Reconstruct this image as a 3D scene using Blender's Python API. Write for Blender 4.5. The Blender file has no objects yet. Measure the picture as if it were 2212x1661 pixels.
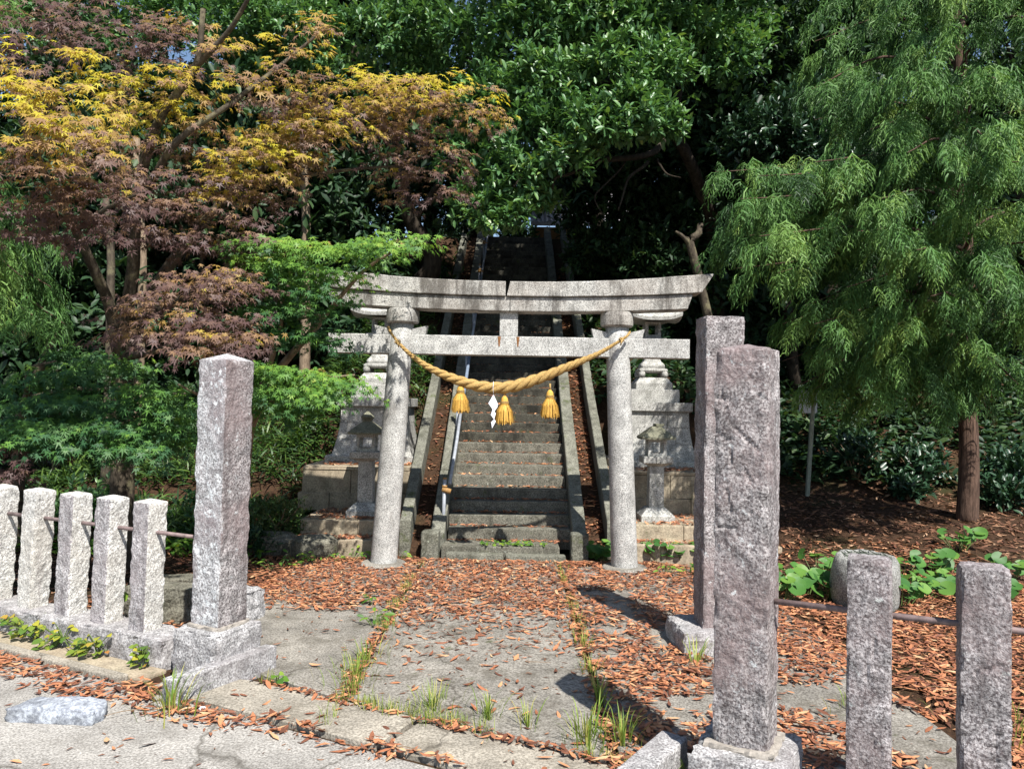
import bpy, bmesh, math, random
import numpy as np
from mathutils import Matrix, Vector, noise

rng = np.random.default_rng(7)
random.seed(7)
scene = bpy.context.scene
COL = scene.collection
R = math.radians

# ------------------------------------------------------------------ camera
FPX = 1930.0 / 2560 * 2212            # focal length in units of a 2212 px wide frame
CAM_H = 1.75
cd = bpy.data.cameras.new('camera')
cam = bpy.data.objects.new('camera', cd)
COL.objects.link(cam)
cd.sensor_width = 36.0
cd.lens = 36.0 * 1930 / 2560
cd.clip_start = 0.05
cd.clip_end = 2000
CAM_M = Matrix.Translation((0, 0, CAM_H)) @ (Matrix.Rotation(R(90 + 1.45), 4, 'X') @ Matrix.Rotation(R(1.0), 4, 'Z'))
cam.matrix_world = CAM_M
scene.camera = cam

# ------------------------------------------------------------------ world, sun, exposure
SUN_EL, SUN_AZ = 53.0, 155.0
w = bpy.data.worlds.new('World')
scene.world = w
w.use_nodes = True
nt = w.node_tree
sky = nt.nodes.new('ShaderNodeTexSky')
sky.sky_type = 'NISHITA'
sky.sun_disc = False
sky.sun_elevation = R(SUN_EL)
sky.sun_rotation = R(SUN_AZ)
sky.air_density = 1.0
sky.dust_density = 0.6
nt.links.new(sky.outputs[0], nt.nodes['Background'].inputs[0])
nt.nodes['Background'].inputs[1].default_value = 0.085
sd = bpy.data.lights.new('sun', 'SUN')
sd.energy = 5.0
sd.angle = R(0.53)
sd.color = (1.0, 0.96, 0.90)
sun = bpy.data.objects.new('sun', sd)
COL.objects.link(sun)
SUN_DIR = Vector((math.sin(R(SUN_AZ)) * math.cos(R(SUN_EL)), math.cos(R(SUN_AZ)) * math.cos(R(SUN_EL)), math.sin(R(SUN_EL))))
sun.rotation_euler = SUN_DIR.to_track_quat('Z', 'Y').to_euler()
sun.location = SUN_DIR * 40
vs = scene.view_settings
vs.view_transform = 'Standard'
vs.look = 'None'
vs.exposure = 0.92
vs.gamma = 1.0
vs.use_curve_mapping = False
scene.cycles.max_bounces = 6
scene.cycles.diffuse_bounces = 3
scene.cycles.transmission_bounces = 4
scene.cycles.transparent_max_bounces = 4


def at(px, py, Y):
    """World point at depth Y seen at (px, py) of a 2212 x 1661 view of the place."""
    d = CAM_M.to_3x3() @ Vector(((px - 1106) / FPX, -(py - 830.5) / FPX, -1))
    k = Y / d.y
    return Vector((d.x * k, Y, CAM_H + d.z * k))


# ------------------------------------------------------------------ materials
MATS = {}


def newmat(name):
    m = bpy.data.materials.new(name)
    m.use_nodes = True
    nt = m.node_tree
    b = nt.nodes['Principled BSDF']
    MATS[name] = m
    return m, nt, b


def N(nt, t, **kw):
    n = nt.nodes.new(t)
    for k, v in kw.items():
        if k in n.inputs:
            n.inputs[k].default_value = v
        else:
            setattr(n, k, v)
    return n


def ramp(nt, stops, src=None, interp='LINEAR'):
    r = nt.nodes.new('ShaderNodeValToRGB')
    r.color_ramp.interpolation = interp
    el = r.color_ramp.elements
    while len(el) > 1:
        el.remove(el[-1])
    for i, (p, c) in enumerate(stops):
        e = el[0] if i == 0 else el.new(p)
        e.position = p
        e.color = (*c, 1) if len(c) == 3 else c
    if src is not None:
        nt.links.new(src, r.inputs[0])
    return r


def mix(nt, fac, a, b, mode='MIX'):
    n = nt.nodes.new('ShaderNodeMix')
    n.data_type = 'RGBA'
    n.blend_type = mode
    for s, v in ((0, fac), (6, a), (7, b)):
        if hasattr(v, 'links') or hasattr(v, 'is_linked'):
            nt.links.new(v, n.inputs[s])
        else:
            n.inputs[s].default_value = v if s == 0 else (*v, 1)
    return n.outputs[2]


def coords(nt):
    return nt.nodes.new('ShaderNodeNewGeometry').outputs['Position']


def noise_tex(nt, co, scale, detail=3, rough=0.6, stretch=None):
    n = N(nt, 'ShaderNodeTexNoise')
    n.inputs['Scale'].default_value = scale
    n.inputs['Detail'].default_value = detail
    n.inputs['Roughness'].default_value = rough
    if stretch:
        mp = nt.nodes.new('ShaderNodeMapping')
        mp.inputs['Scale'].default_value = stretch
        nt.links.new(co, mp.inputs[0])
        co = mp.outputs[0]
    nt.links.new(co, n.inputs['Vector'])
    return n.outputs['Fac']


def bump(nt, b, h, strength=0.5, dist=0.01, prev=None):
    n = nt.nodes.new('ShaderNodeBump')
    n.inputs['Strength'].default_value = strength
    n.inputs['Distance'].default_value = dist
    nt.links.new(h, n.inputs['Height'])
    if prev is not None:
        nt.links.new(prev, n.inputs['Normal'])
    nt.links.new(n.outputs[0], b.inputs['Normal'])
    return n.outputs[0]


def stone_mat(name, light, dark, grain=140, tint=None, tint_amt=0.5, stain=(0.05, 0.045, 0.04), stain_lo=0.56, stain_amt=0.75,
              lichen=None, lichen_lo=0.62, bump_s=0.5, bump_d=0.006, coarse=9.0, moss=0.0, grain_lo=0.38, vary=0.42, streak=False, cracks=0.0):
    m, nt, b = newmat(name)
    co = coords(nt)
    g = noise_tex(nt, co, grain, 2, 0.7)
    col = ramp(nt, [(grain_lo, dark), (0.6, light)], g).outputs[0]
    big = noise_tex(nt, co, 2.3, 4, 0.6)
    big2 = noise_tex(nt, co, coarse, 5, 0.65)
    v = ramp(nt, [(0.3, (1 - vary,) * 3), (0.7, (1 + vary * .45,) * 3)], big2).outputs[0]
    col = mix(nt, 1.0, col, v, 'MULTIPLY')
    if tint:
        f = ramp(nt, [(0.40, (0, 0, 0)), (0.62, (tint_amt,) * 3)], big).outputs[0]
        col = mix(nt, f, col, tint)
    st = noise_tex(nt, co, 4.2 if streak else 3.1, 6, 0.72, (1.5, 1.5, 0.28) if streak else (1, 1, 0.42))
    f = ramp(nt, [(stain_lo, (0, 0, 0)), (stain_lo + 0.14, (stain_amt,) * 3)], st).outputs[0]
    col = mix(nt, f, col, stain)
    if lichen:
        l = noise_tex(nt, co, 16, 6, 0.75)
        f = ramp(nt, [(lichen_lo, (0, 0, 0)), (lichen_lo + 0.05, (0.85,) * 3)], l).outputs[0]
        col = mix(nt, f, col, lichen)
    if moss > 0:
        l = noise_tex(nt, co, 5.5, 5, 0.7)
        f = ramp(nt, [(0.66 - moss * 0.2, (0, 0, 0)), (0.78 - moss * 0.2, (0.8,) * 3)], l).outputs[0]
        col = mix(nt, f, col, (0.05, 0.065, 0.014))
    if cracks > 0:
        wp = N(nt, 'ShaderNodeTexNoise')
        wp.inputs['Scale'].default_value = 2.5
        wp.inputs['Detail'].default_value = 4
        nt.links.new(co, wp.inputs['Vector'])
        ad = N(nt, 'ShaderNodeVectorMath', operation='MULTIPLY_ADD')
        ad.inputs[1].default_value = (.55, .55, 0)
        nt.links.new(wp.outputs['Color'], ad.inputs[0])
        nt.links.new(co, ad.inputs[2])
        vo = N(nt, 'ShaderNodeTexVoronoi', feature='DISTANCE_TO_EDGE')
        vo.inputs['Scale'].default_value = cracks
        nt.links.new(ad.outputs[0], vo.inputs['Vector'])
        f = ramp(nt, [(0.0, (0.7,) * 3), (0.003, (0.35,) * 3), (0.008, (0, 0, 0))], vo.outputs['Distance']).outputs[0]
        col = mix(nt, f, col, (0.045, 0.038, 0.028))
    nt.links.new(col, b.inputs['Base Color'])
    b.inputs['Roughness'].default_value = 0.88
    b.inputs['Specular IOR Level'].default_value = 0.25
    h1 = noise_tex(nt, co, grain * 0.55, 3, 0.7)
    n1 = bump(nt, b, h1, bump_s, bump_d)
    h2 = noise_tex(nt, co, 22, 5, 0.7)
    bump(nt, b, h2, bump_s, bump_d * 2.2, n1)
    return m


stone_mat('torii_stone', (0.56, 0.555, 0.525), (0.15, 0.148, 0.143), 105, stain=(0.13, 0.12, 0.108), stain_lo=0.53, stain_amt=0.55, bump_s=0.35, bump_d=0.004, grain_lo=0.36, coarse=6)
stone_mat('torii_beam_stone', (0.54, 0.53, 0.49), (0.13, 0.127, 0.12), 105, tint=(0.26, 0.21, 0.17), tint_amt=0.3, stain=(0.06, 0.053, 0.045), stain_lo=0.485, stain_amt=0.78, lichen=(0.42, 0.40, 0.30), lichen_lo=0.66, bump_s=0.45, bump_d=0.005, grain_lo=0.36, coarse=6, streak=True)
stone_mat('pillar_stone', (0.42, 0.395, 0.39), (0.10, 0.085, 0.085), 85, tint=(0.205, 0.152, 0.148), tint_amt=0.65, stain=(0.065, 0.055, 0.055), stain_lo=0.53, stain_amt=0.62, lichen=(0.50, 0.52, 0.52), lichen_lo=0.61, bump_s=0.7, bump_d=0.008, coarse=11, vary=0.62, streak=True)
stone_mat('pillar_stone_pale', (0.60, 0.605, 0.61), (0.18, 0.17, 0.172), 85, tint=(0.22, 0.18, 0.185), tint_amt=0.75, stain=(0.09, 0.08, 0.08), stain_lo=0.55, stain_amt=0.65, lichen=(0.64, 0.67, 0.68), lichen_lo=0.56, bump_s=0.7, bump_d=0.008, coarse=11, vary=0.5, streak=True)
stone_mat('post_stone', (0.74, 0.73, 0.69), (0.28, 0.265, 0.25), 85, stain=(0.17, 0.14, 0.14), stain_lo=0.60, stain_amt=0.55, tint=(0.42, 0.39, 0.34), tint_amt=0.5, bump_s=0.7, bump_d=0.008, coarse=13, vary=0.42, streak=True)
stone_mat('post_stone_purple_shade', (0.54, 0.525, 0.525), (0.17, 0.152, 0.155), 85, stain=(0.12, 0.105, 0.108), stain_lo=0.50, stain_amt=0.6, tint=(0.27, 0.235, 0.24), tint_amt=0.6, bump_s=0.7, bump_d=0.008, coarse=13, vary=0.5, streak=True)
stone_mat('post_stone_dark', (0.41, 0.385, 0.385), (0.10, 0.085, 0.087), 85, tint=(0.195, 0.145, 0.142), tint_amt=0.65, stain=(0.065, 0.053, 0.053), stain_lo=0.52, stain_amt=0.62, lichen=(0.50, 0.52, 0.50), lichen_lo=0.63, bump_s=0.7, bump_d=0.009, coarse=11, vary=0.62, streak=True)
stone_mat('plinth_stone', (0.50, 0.495, 0.49), (0.16, 0.152, 0.155), 85, tint=(0.24, 0.215, 0.215), tint_amt=0.45, stain=(0.10, 0.09, 0.088), stain_lo=0.56, stain_amt=0.55, bump_s=0.6, bump_d=0.007, coarse=12, vary=0.55)
stone_mat('basin_stone', (0.34, 0.34, 0.32), (0.13, 0.13, 0.12), 75, stain=(0.06, 0.06, 0.045), stain_lo=0.52, stain_amt=0.6, bump_s=0.7, bump_d=0.008, moss=0.25)
stone_mat('lantern_stone', (0.52, 0.515, 0.48), (0.19, 0.185, 0.17), 80, stain=(0.07, 0.07, 0.052), stain_lo=0.58, stain_amt=0.6, bump_s=0.3, bump_d=0.003, moss=0.12)
stone_mat('lantern_roof_stone', (0.24, 0.235, 0.17), (0.10, 0.10, 0.07), 110, stain=(0.05, 0.055, 0.03), stain_lo=0.52, stain_amt=0.7, bump_s=0.5, bump_d=0.005, moss=0.35)
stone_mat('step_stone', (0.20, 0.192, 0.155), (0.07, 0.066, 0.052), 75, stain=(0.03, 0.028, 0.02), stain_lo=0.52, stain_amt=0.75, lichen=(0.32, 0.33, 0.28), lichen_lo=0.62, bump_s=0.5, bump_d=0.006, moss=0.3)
stone_mat('step_stone_dark', (0.105, 0.10, 0.078), (0.032, 0.030, 0.023), 75, stain=(0.013, 0.012, 0.009), stain_lo=0.47, stain_amt=0.85, lichen=(0.22, 0.215, 0.15), lichen_lo=0.66, bump_s=0.5, bump_d=0.006, moss=0.3)  # for the upper steps: dark mold and canopy shade both put into the colour
stone_mat('curb_stone', (0.22, 0.218, 0.178), (0.085, 0.085, 0.066), 80, stain=(0.045, 0.045, 0.03), stain_lo=0.53, stain_amt=0.7, lichen=(0.32, 0.34, 0.27), lichen_lo=0.64, bump_s=0.5, bump_d=0.006, moss=0.45)
stone_mat('terrace_concrete', (0.40, 0.345, 0.25), (0.24, 0.205, 0.145), 60, stain=(0.075, 0.065, 0.042), stain_lo=0.55, stain_amt=0.65, bump_s=0.35, bump_d=0.004, moss=0.25, tint=(0.30, 0.225, 0.16), tint_amt=0.4)
stone_mat('boulder_stone', (0.22, 0.21, 0.165), (0.09, 0.085, 0.065), 60, stain=(0.045, 0.045, 0.03), stain_lo=0.52, stain_amt=0.7, bump_s=0.7, bump_d=0.012, moss=0.35)
stone_mat('slab_concrete', (0.315, 0.295, 0.258), (0.135, 0.123, 0.105), 75, stain=(0.085, 0.075, 0.057), stain_lo=0.50, stain_amt=0.6, bump_s=0.7, bump_d=0.006, moss=0.25, coarse=2.4, vary=0.45, cracks=0.5)
stone_mat('strip_concrete', (0.38, 0.345, 0.285), (0.19, 0.17, 0.138), 75, stain=(0.12, 0.104, 0.078), stain_lo=0.51, stain_amt=0.55, bump_s=0.6, bump_d=0.006, coarse=2.4, vary=0.4, cracks=0.6)
stone_mat('road_asphalt', (0.42, 0.40, 0.365), (0.20, 0.187, 0.168), 80, stain=(0.16, 0.147, 0.128), stain_lo=0.52, stain_amt=0.5, bump_s=0.8, bump_d=0.005, coarse=1.6, vary=0.35, cracks=0.4)
stone_mat('blue_stone', (0.40, 0.43, 0.47), (0.20, 0.215, 0.25), 50, stain=(0.15, 0.155, 0.165), stain_lo=0.5, stain_amt=0.6, bump_s=0.6, bump_d=0.008, vary=0.5)


def soil_mat():
    m, nt, b = newmat('soil')
    co = coords(nt)
    a = noise_tex(nt, co, 30, 5, 0.75)
    c = ramp(nt, [(0.3, (0.018, 0.012, 0.008)), (0.55, (0.06, 0.034, 0.02)), (0.75, (0.11, 0.06, 0.033))], a).outputs[0]
    big = noise_tex(nt, co, 0.9, 4, 0.6)
    f = ramp(nt, [(0.52, (0, 0, 0)), (0.66, (0.7,) * 3)], big).outputs[0]
    c = mix(nt, f, c, (0.03, 0.036, 0.013))
    nt.links.new(c, b.inputs['Base Color'])
    b.inputs['Roughness'].default_value = 0.95
    b.inputs['Specular IOR Level'].default_value = 0.1
    bump(nt, b, a, 0.9, 0.03)


soil_mat()


def bark_mat(name, light, dark, stretch=(14, 14, 1.6), lichen=None):
    m, nt, b = newmat(name)
    co = coords(nt)
    a = noise_tex(nt, co, 2.4, 6, 0.7, stretch)
    c = ramp(nt, [(0.35, dark), (0.65, light)], a).outputs[0]
    if lichen:
        l = noise_tex(nt, co, 6, 5, 0.7)
        f = ramp(nt, [(0.52, (0, 0, 0)), (0.62, (0.8,) * 3)], l).outputs[0]
        c = mix(nt, f, c, lichen)
    nt.links.new(c, b.inputs['Base Color'])
    b.inputs['Roughness'].default_value = 0.92
    b.inputs['Specular IOR Level'].default_value = 0.15
    bump(nt, b, a, 0.9, 0.025)


bark_mat('bark_conifer', (0.15, 0.095, 0.07), (0.03, 0.019, 0.014))
bark_mat('bark_maple', (0.10, 0.082, 0.06), (0.03, 0.024, 0.018), (5, 5, 2), lichen=(0.15, 0.135, 0.08))
bark_mat('bark_dark', (0.05, 0.04, 0.03), (0.014, 0.011, 0.008), (6, 6, 2))
bark_mat('bark_pale', (0.30, 0.23, 0.16), (0.11, 0.08, 0.055), (5, 5, 2))


def leaf_mat(name, stops, attr='rnd', rough=0.45, spec=0.4, trans=0.3, tboost=1.5):
    m, nt, b = newmat(name)
    a = N(nt, 'ShaderNodeAttribute', attribute_name=attr)
    c = ramp(nt, stops, a.outputs['Fac']).outputs[0]
    nt.links.new(c, b.inputs['Base Color'])
    b.inputs['Roughness'].default_value = rough
    b.inputs['Specular IOR Level'].default_value = spec
    if trans > 0:
        t = N(nt, 'ShaderNodeBsdfTranslucent')
        k = mix(nt, 1.0, c, (tboost, tboost, tboost * 0.5), 'MULTIPLY')
        nt.links.new(k, t.inputs[0])
        mx = N(nt, 'ShaderNodeMixShader')
        mx.inputs[0].default_value = trans
        nt.links.new(b.outputs[0], mx.inputs[1])
        nt.links.new(t.outputs[0], mx.inputs[2])
        nt.links.new(mx.outputs[0], nt.nodes['Material Output'].inputs[0])


leaf_mat('leaf_evergreen', [(0, (0.038, 0.098, 0.042)), (0.5, (0.078, 0.175, 0.056)), (0.85, (0.125, 0.235, 0.062)), (1, (0.21, 0.27, 0.05))], rough=0.42, spec=0.5, trans=0.22)
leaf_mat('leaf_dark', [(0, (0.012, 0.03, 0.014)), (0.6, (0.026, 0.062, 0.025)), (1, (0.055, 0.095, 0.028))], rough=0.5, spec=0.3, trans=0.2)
leaf_mat('leaf_camellia', [(0, (0.012, 0.036, 0.019)), (0.6, (0.026, 0.064, 0.03)), (1, (0.04, 0.085, 0.035))], rough=0.38, spec=0.5, trans=0.1)
leaf_mat('leaf_maple_autumn', [(0, (0.105, 0.062, 0.060)), (0.25, (0.19, 0.118, 0.092)), (0.45, (0.30, 0.185, 0.10)), (0.62, (0.35, 0.235, 0.07)), (0.8, (0.43, 0.335, 0.045)), (1, (0.49, 0.44, 0.045))], attr='hue', rough=0.5, spec=0.3, trans=0.42, tboost=1.6)
leaf_mat('leaf_maple_green', [(0, (0.036, 0.10, 0.04)), (0.5, (0.095, 0.21, 0.036)), (0.9, (0.21, 0.34, 0.05)), (1, (0.30, 0.20, 0.06))], rough=0.5, spec=0.3, trans=0.32)
leaf_mat('leaf_conifer', [(0, (0.022, 0.055, 0.018)), (0.5, (0.075, 0.17, 0.042)), (0.9, (0.15, 0.26, 0.06)), (0.97, (0.18, 0.27, 0.06)), (1, (0.13, 0.13, 0.05))], rough=0.55, spec=0.25, trans=0.18)
leaf_mat('leaf_bamboo', [(0, (0.018, 0.045, 0.016)), (0.6, (0.042, 0.095, 0.022)), (1, (0.095, 0.16, 0.028))], rough=0.45, spec=0.4, trans=0.25)
leaf_mat('leaf_bright', [(0, (0.05, 0.13, 0.022)), (0.6, (0.10, 0.21, 0.026)), (1, (0.21, 0.30, 0.035))], rough=0.5, spec=0.3, trans=0.3)
leaf_mat('leaf_butterbur', [(0, (0.035, 0.11, 0.025)), (0.6, (0.065, 0.17, 0.03)), (1, (0.12, 0.23, 0.04))], rough=0.5, spec=0.3, trans=0.2)
leaf_mat('leaf_ivy', [(0, (0.06, 0.13, 0.022)), (0.5, (0.16, 0.22, 0.03)), (0.85, (0.36, 0.33, 0.04)), (1, (0.33, 0.14, 0.04))], rough=0.5, spec=0.3, trans=0.25)
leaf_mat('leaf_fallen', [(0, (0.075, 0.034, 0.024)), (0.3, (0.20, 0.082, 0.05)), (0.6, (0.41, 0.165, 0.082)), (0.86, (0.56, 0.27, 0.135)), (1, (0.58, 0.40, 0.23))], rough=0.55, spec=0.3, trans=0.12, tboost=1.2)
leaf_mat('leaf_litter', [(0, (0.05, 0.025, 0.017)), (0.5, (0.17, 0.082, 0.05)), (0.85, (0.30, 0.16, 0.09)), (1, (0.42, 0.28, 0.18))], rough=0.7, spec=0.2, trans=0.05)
leaf_mat('leaf_azalea', [(0, (0.028, 0.062, 0.02)), (0.6, (0.07, 0.11, 0.03)), (0.85, (0.13, 0.13, 0.04)), (1, (0.24, 0.09, 0.05))], rough=0.5, spec=0.3, trans=0.2)
leaf_mat('grass_blade', [(0, (0.10, 0.18, 0.03)), (0.6, (0.22, 0.30, 0.05)), (1, (0.42, 0.38, 0.12))], rough=0.55, spec=0.25, trans=0.3)


def simple_mat(name, c, rough=0.6, spec=0.4, metal=0.0, n_amt=0.25, n_scale=20, bump_s=0.2, bump_d=0.003, stretch=None):
    m, nt, b = newmat(name)
    co = coords(nt)
    a = noise_tex(nt, co, n_scale, 5, 0.65, stretch)
    lo = tuple(x * (1 - n_amt) for x in c)
    hi = tuple(min(1, x * (1 + n_amt)) for x in c)
    nt.links.new(ramp(nt, [(0.3, lo), (0.7, hi)], a).outputs[0], b.inputs['Base Color'])
    b.inputs['Roughness'].default_value = rough
    b.inputs['Specular IOR Level'].default_value = spec
    b.inputs['Metallic'].default_value = metal
    bump(nt, b, a, bump_s, bump_d)


simple_mat('rope_straw', (0.36, 0.235, 0.085), 0.8, 0.2, n_amt=0.4, n_scale=70, bump_s=0.8, bump_d=0.006)
simple_mat('tassel_straw', (0.52, 0.30, 0.06), 0.7, 0.25, n_amt=0.35, n_scale=90, bump_s=0.5)
simple_mat('paper', (0.80, 0.81, 0.86), 0.7, 0.2, n_amt=0.03)
simple_mat('pipe_grey', (0.27, 0.29, 0.32), 0.45, 0.5, n_amt=0.25, n_scale=14)
simple_mat('pipe_blue', (0.16, 0.20, 0.26), 0.5, 0.4, n_amt=0.3, n_scale=9)
simple_mat('clamp_ochre', (0.30, 0.17, 0.06), 0.7, 0.3, n_amt=0.35, n_scale=60)
simple_mat('rail_rust', (0.17, 0.125, 0.12), 0.65, 0.4, 0.2, n_amt=0.45, n_scale=26)
simple_mat('sign_white', (0.55, 0.56, 0.55), 0.5, 0.4, n_amt=0.12)
simple_mat('sign_pole', (0.22, 0.24, 0.19), 0.6, 0.3, n_amt=0.25)
simple_mat('wall_ochre', (0.34, 0.21, 0.10), 0.85, 0.2, n_amt=0.15)
simple_mat('roof_tile', (0.42, 0.40, 0.42), 0.45, 0.5, n_amt=0.2)
simple_mat('timber_dark', (0.07, 0.05, 0.035), 0.8, 0.2)
simple_mat('rust_stain', (0.20, 0.095, 0.04), 0.9, 0.1)
simple_mat('moss', (0.075, 0.085, 0.015), 0.95, 0.1, n_amt=0.5, n_scale=60, bump_s=1.0, bump_d=0.01)
simple_mat('wire_green', (0.03, 0.05, 0.025), 0.5, 0.4)
simple_mat('water_dark', (0.012, 0.014, 0.010), 0.08, 0.5)
simple_mat('twig', (0.20, 0.14, 0.09), 0.85, 0.2)
simple_mat('stem_green', (0.09, 0.13, 0.035), 0.6, 0.3)
simple_mat('mortar', (0.27, 0.245, 0.215), 0.95, 0.1, n_amt=0.3, n_scale=40, bump_s=0.7, bump_d=0.008)


# ------------------------------------------------------------------ object helpers
def thing(name, label, cat, loc, group=None):
    o = bpy.data.objects.new(name, None)
    COL.objects.link(o)
    o.location = loc
    o.empty_display_size = 0.1
    o['label'] = label
    o['category'] = cat
    if group:
        o['group'] = group
    return o


def tag(o, label, cat, group=None):
    o['label'] = label
    o['category'] = cat
    if group:
        o['group'] = group
    return o


def place(name, me, mat, parent=None, kind=None, label=None):
    if mat is not None and not me.materials:
        me.materials.append(MATS[mat])
    o = bpy.data.objects.new(name, me)
    COL.objects.link(o)
    if parent is not None:
        o.parent = parent
        pm = Matrix.Translation(parent.location)
        if parent.parent is not None:
            pm = Matrix.Identity(4)
        o.matrix_parent_inverse = pm.inverted()
    elif kind != 'structure':
        n = len(me.vertices)
        if n:
            co = np.empty(n * 3, np.float32)
            me.vertices.foreach_get('co', co)
            co = co.reshape(-1, 3)
            base = np.array([co[:, 0].mean(), co[:, 1].mean(), co[:, 2].min()], np.float32)
            me.vertices.foreach_set('co', (co - base).ravel())
            o.location = Vector([float(v) for v in base])
    if kind:
        o['kind'] = kind
    if label:
        o['label'] = label
    return o


def mesh_pd(name, V, F, smooth=False):
    me = bpy.data.meshes.new(name)
    me.from_pydata([tuple(v) for v in V], [], [tuple(f) for f in F])
    if smooth:
        me.polygons.foreach_set('use_smooth', [True] * len(me.polygons))
    me.update()
    return me


def mesh_np(name, V, F, attrs=None, smooth=False):
    """V (n,3) float, F (m,k) int, attrs: name -> (n,) float"""
    V = np.ascontiguousarray(V, np.float32)
    F = np.ascontiguousarray(F, np.int32)
    me = bpy.data.meshes.new(name)
    m, k = F.shape
    me.vertices.add(len(V))
    me.vertices.foreach_set('co', V.ravel())
    me.loops.add(m * k)
    me.loops.foreach_set('vertex_index', F.ravel())
    me.polygons.add(m)
    me.polygons.foreach_set('loop_start', np.arange(0, m * k, k, dtype=np.int32))
    try:
        me.polygons.foreach_set('loop_total', np.full(m, k, np.int32))
    except Exception:
        pass
    if smooth:
        me.polygons.foreach_set('use_smooth', np.ones(m, bool))
    for a, val in (attrs or {}).items():
        at_ = me.attributes.new(a, 'FLOAT', 'POINT')
        at_.data.foreach_set('value', np.ascontiguousarray(val, np.float32))
    me.update(calc_edges=True)
    me.validate()
    return me


class MB:
    """collects plain polygons into one mesh"""
    def __init__(s):
        s.V, s.F = [], []

    def add(s, V, F):
        o = len(s.V)
        s.V += [tuple(v) for v in V]
        s.F += [tuple(i + o for i in f) for f in F]
        return s

    def mesh(s, name, smooth=False):
        return mesh_pd(name, s.V, s.F, smooth)


def rotz(a):
    return Matrix.Rotation(a, 3, 'Z')


def bevel_box(name, c, s, rz=0.0, bev=0.01, seg=2, taper=(1, 1), jitter=0.0, tilt=None):
    """box centred at c with size s, chamfered edges, optional top taper"""
    bm = bmesh.new()
    bmesh.ops.create_cube(bm, size=1.0)
    for v in bm.verts:
        k = (1, 1) if v.co.z < 0 else taper
        v.co = Vector((v.co.x * s[0] * k[0], v.co.y * s[1] * k[1], v.co.z * s[2]))
        if jitter:
            v.co += Vector((random.uniform(-jitter, jitter), random.uniform(-jitter, jitter), random.uniform(-jitter, jitter)))
    if bev > 0:
        bmesh.ops.bevel(bm, geom=bm.edges[:], offset=bev, segments=seg, profile=0.6, affect='EDGES')
    M = rotz(rz)
    if tilt is not None:
        M = M @ tilt
    for v in bm.verts:
        v.co = M @ v.co + Vector(c)
    me = bpy.data.meshes.new(name)
    bm.to_mesh(me)
    bm.free()
    return me


def fbm(p, sc, octv=4):
    return noise.fractal(Vector((p[0] * sc, p[1] * sc, p[2] * sc)), 0.9, 2.1, octv)


def rough_block(name, a, b, h, nx, ny, nz, amp=0.012, freq=6.0, seed=0, peak=0.0, taper=1.0, strokes=None, sd=0.012, round_e=0.02, roundtop=0.0):
    """a x b x h block standing at z=0, lattice surface, quarry-rough faces"""
    idx, V, F = {}, [], []

    def vid(i, j, k):
        key = (i, j, k)
        if key not in idx:
            idx[key] = len(V)
            V.append(((i / nx - 0.5) * a, (j / ny - 0.5) * b, k / nz * h))
        return idx[key]
    for i in range(nx):
        for k in range(nz):
            F.append((vid(i, 0, k), vid(i + 1, 0, k), vid(i + 1, 0, k + 1), vid(i, 0, k + 1)))
            F.append((vid(i + 1, ny, k), vid(i, ny, k), vid(i, ny, k + 1), vid(i + 1, ny, k + 1)))
    for j in range(ny):
        for k in range(nz):
            F.append((vid(0, j + 1, k), vid(0, j, k), vid(0, j, k + 1), vid(0, j + 1, k + 1)))
            F.append((vid(nx, j, k), vid(nx, j + 1, k), vid(nx, j + 1, k + 1), vid(nx, j, k + 1)))
    for i in range(nx):
        for j in range(ny):
            F.append((vid(i, j, nz), vid(i + 1, j, nz), vid(i + 1, j + 1, nz), vid(i, j + 1, nz)))
            F.append((vid(i, j + 1, 0), vid(i + 1, j + 1, 0), vid(i + 1, j, 0), vid(i, j, 0)))
    out = []
    off = Vector((seed * 13.7, seed * 7.1, seed * 3.3))
    for (x, y, z) in V:
        ex, ey = a / 2 - abs(x), b / 2 - abs(y)
        ez = h - z
        nx_ = (math.copysign(1, x) if ex < 1e-6 else 0)
        ny_ = (math.copysign(1, y) if ey < 1e-6 else 0)
        nz_ = 1 if ez < 1e-6 else 0
        p = Vector((x, y, z)) + off
        pf = Vector((p.x, p.y, p.z * 0.8))
        d = amp * (0.35 * noise.noise(p * freq * .6) + 0.5 * (noise.ridged_multi_fractal(pf * freq * 2.0, 0.8, 2.1, 4, 0.9, 2.0) - 1.2) + 0.22 * noise.noise(p * freq * 5.0))
        # soften vertical arrises and the top edge unevenly
        near = 0
        e2 = sorted((ex, ey, ez))
        if e2[1] < round_e:
            near = (1 - e2[1] / round_e) * round_e * (0.10 + 0.75 * max(0, noise.noise(p * 11)))
        kx, ky = nx_, ny_
        px_, py_, pz_ = x, y, z
        tp = 1 - (1 - taper) * z / h
        px_ *= tp
        py_ *= tp
        if strokes and ny_ < 0:
            for (x0, z0, x1, z1, wd) in strokes:
                vx, vz = x1 - x0, z1 - z0
                L = vx * vx + vz * vz
                t = max(0, min(1, ((x - x0) * vx + (z - z0) * vz) / L))
                q = math.hypot(x - x0 - t * vx, z - z0 - t * vz)
                if q < wd:
                    d -= sd * (1 - (q / wd) ** 2)
        px_ += kx * (d - near)
        py_ += ky * (d - near)
        if nz_:
            pz_ += d * 0.5 - near
            if peak:
                pz_ += peak * (1 - max(abs(x) / (a / 2), abs(y) / (b / 2)))
        out.append((px_, py_, pz_))
    return out, F


def block_mesh(name, c, rz, *args, smooth=False, tilt=(0, 0), **kw):
    V, F = rough_block(name, *args, **kw)
    M = rotz(rz) @ Matrix.Rotation(tilt[0], 3, 'X') @ Matrix.Rotation(tilt[1], 3, 'Y')
    c = Vector(c)
    return mesh_pd(name, [M @ Vector(v) + c for v in V], F, smooth)


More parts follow.
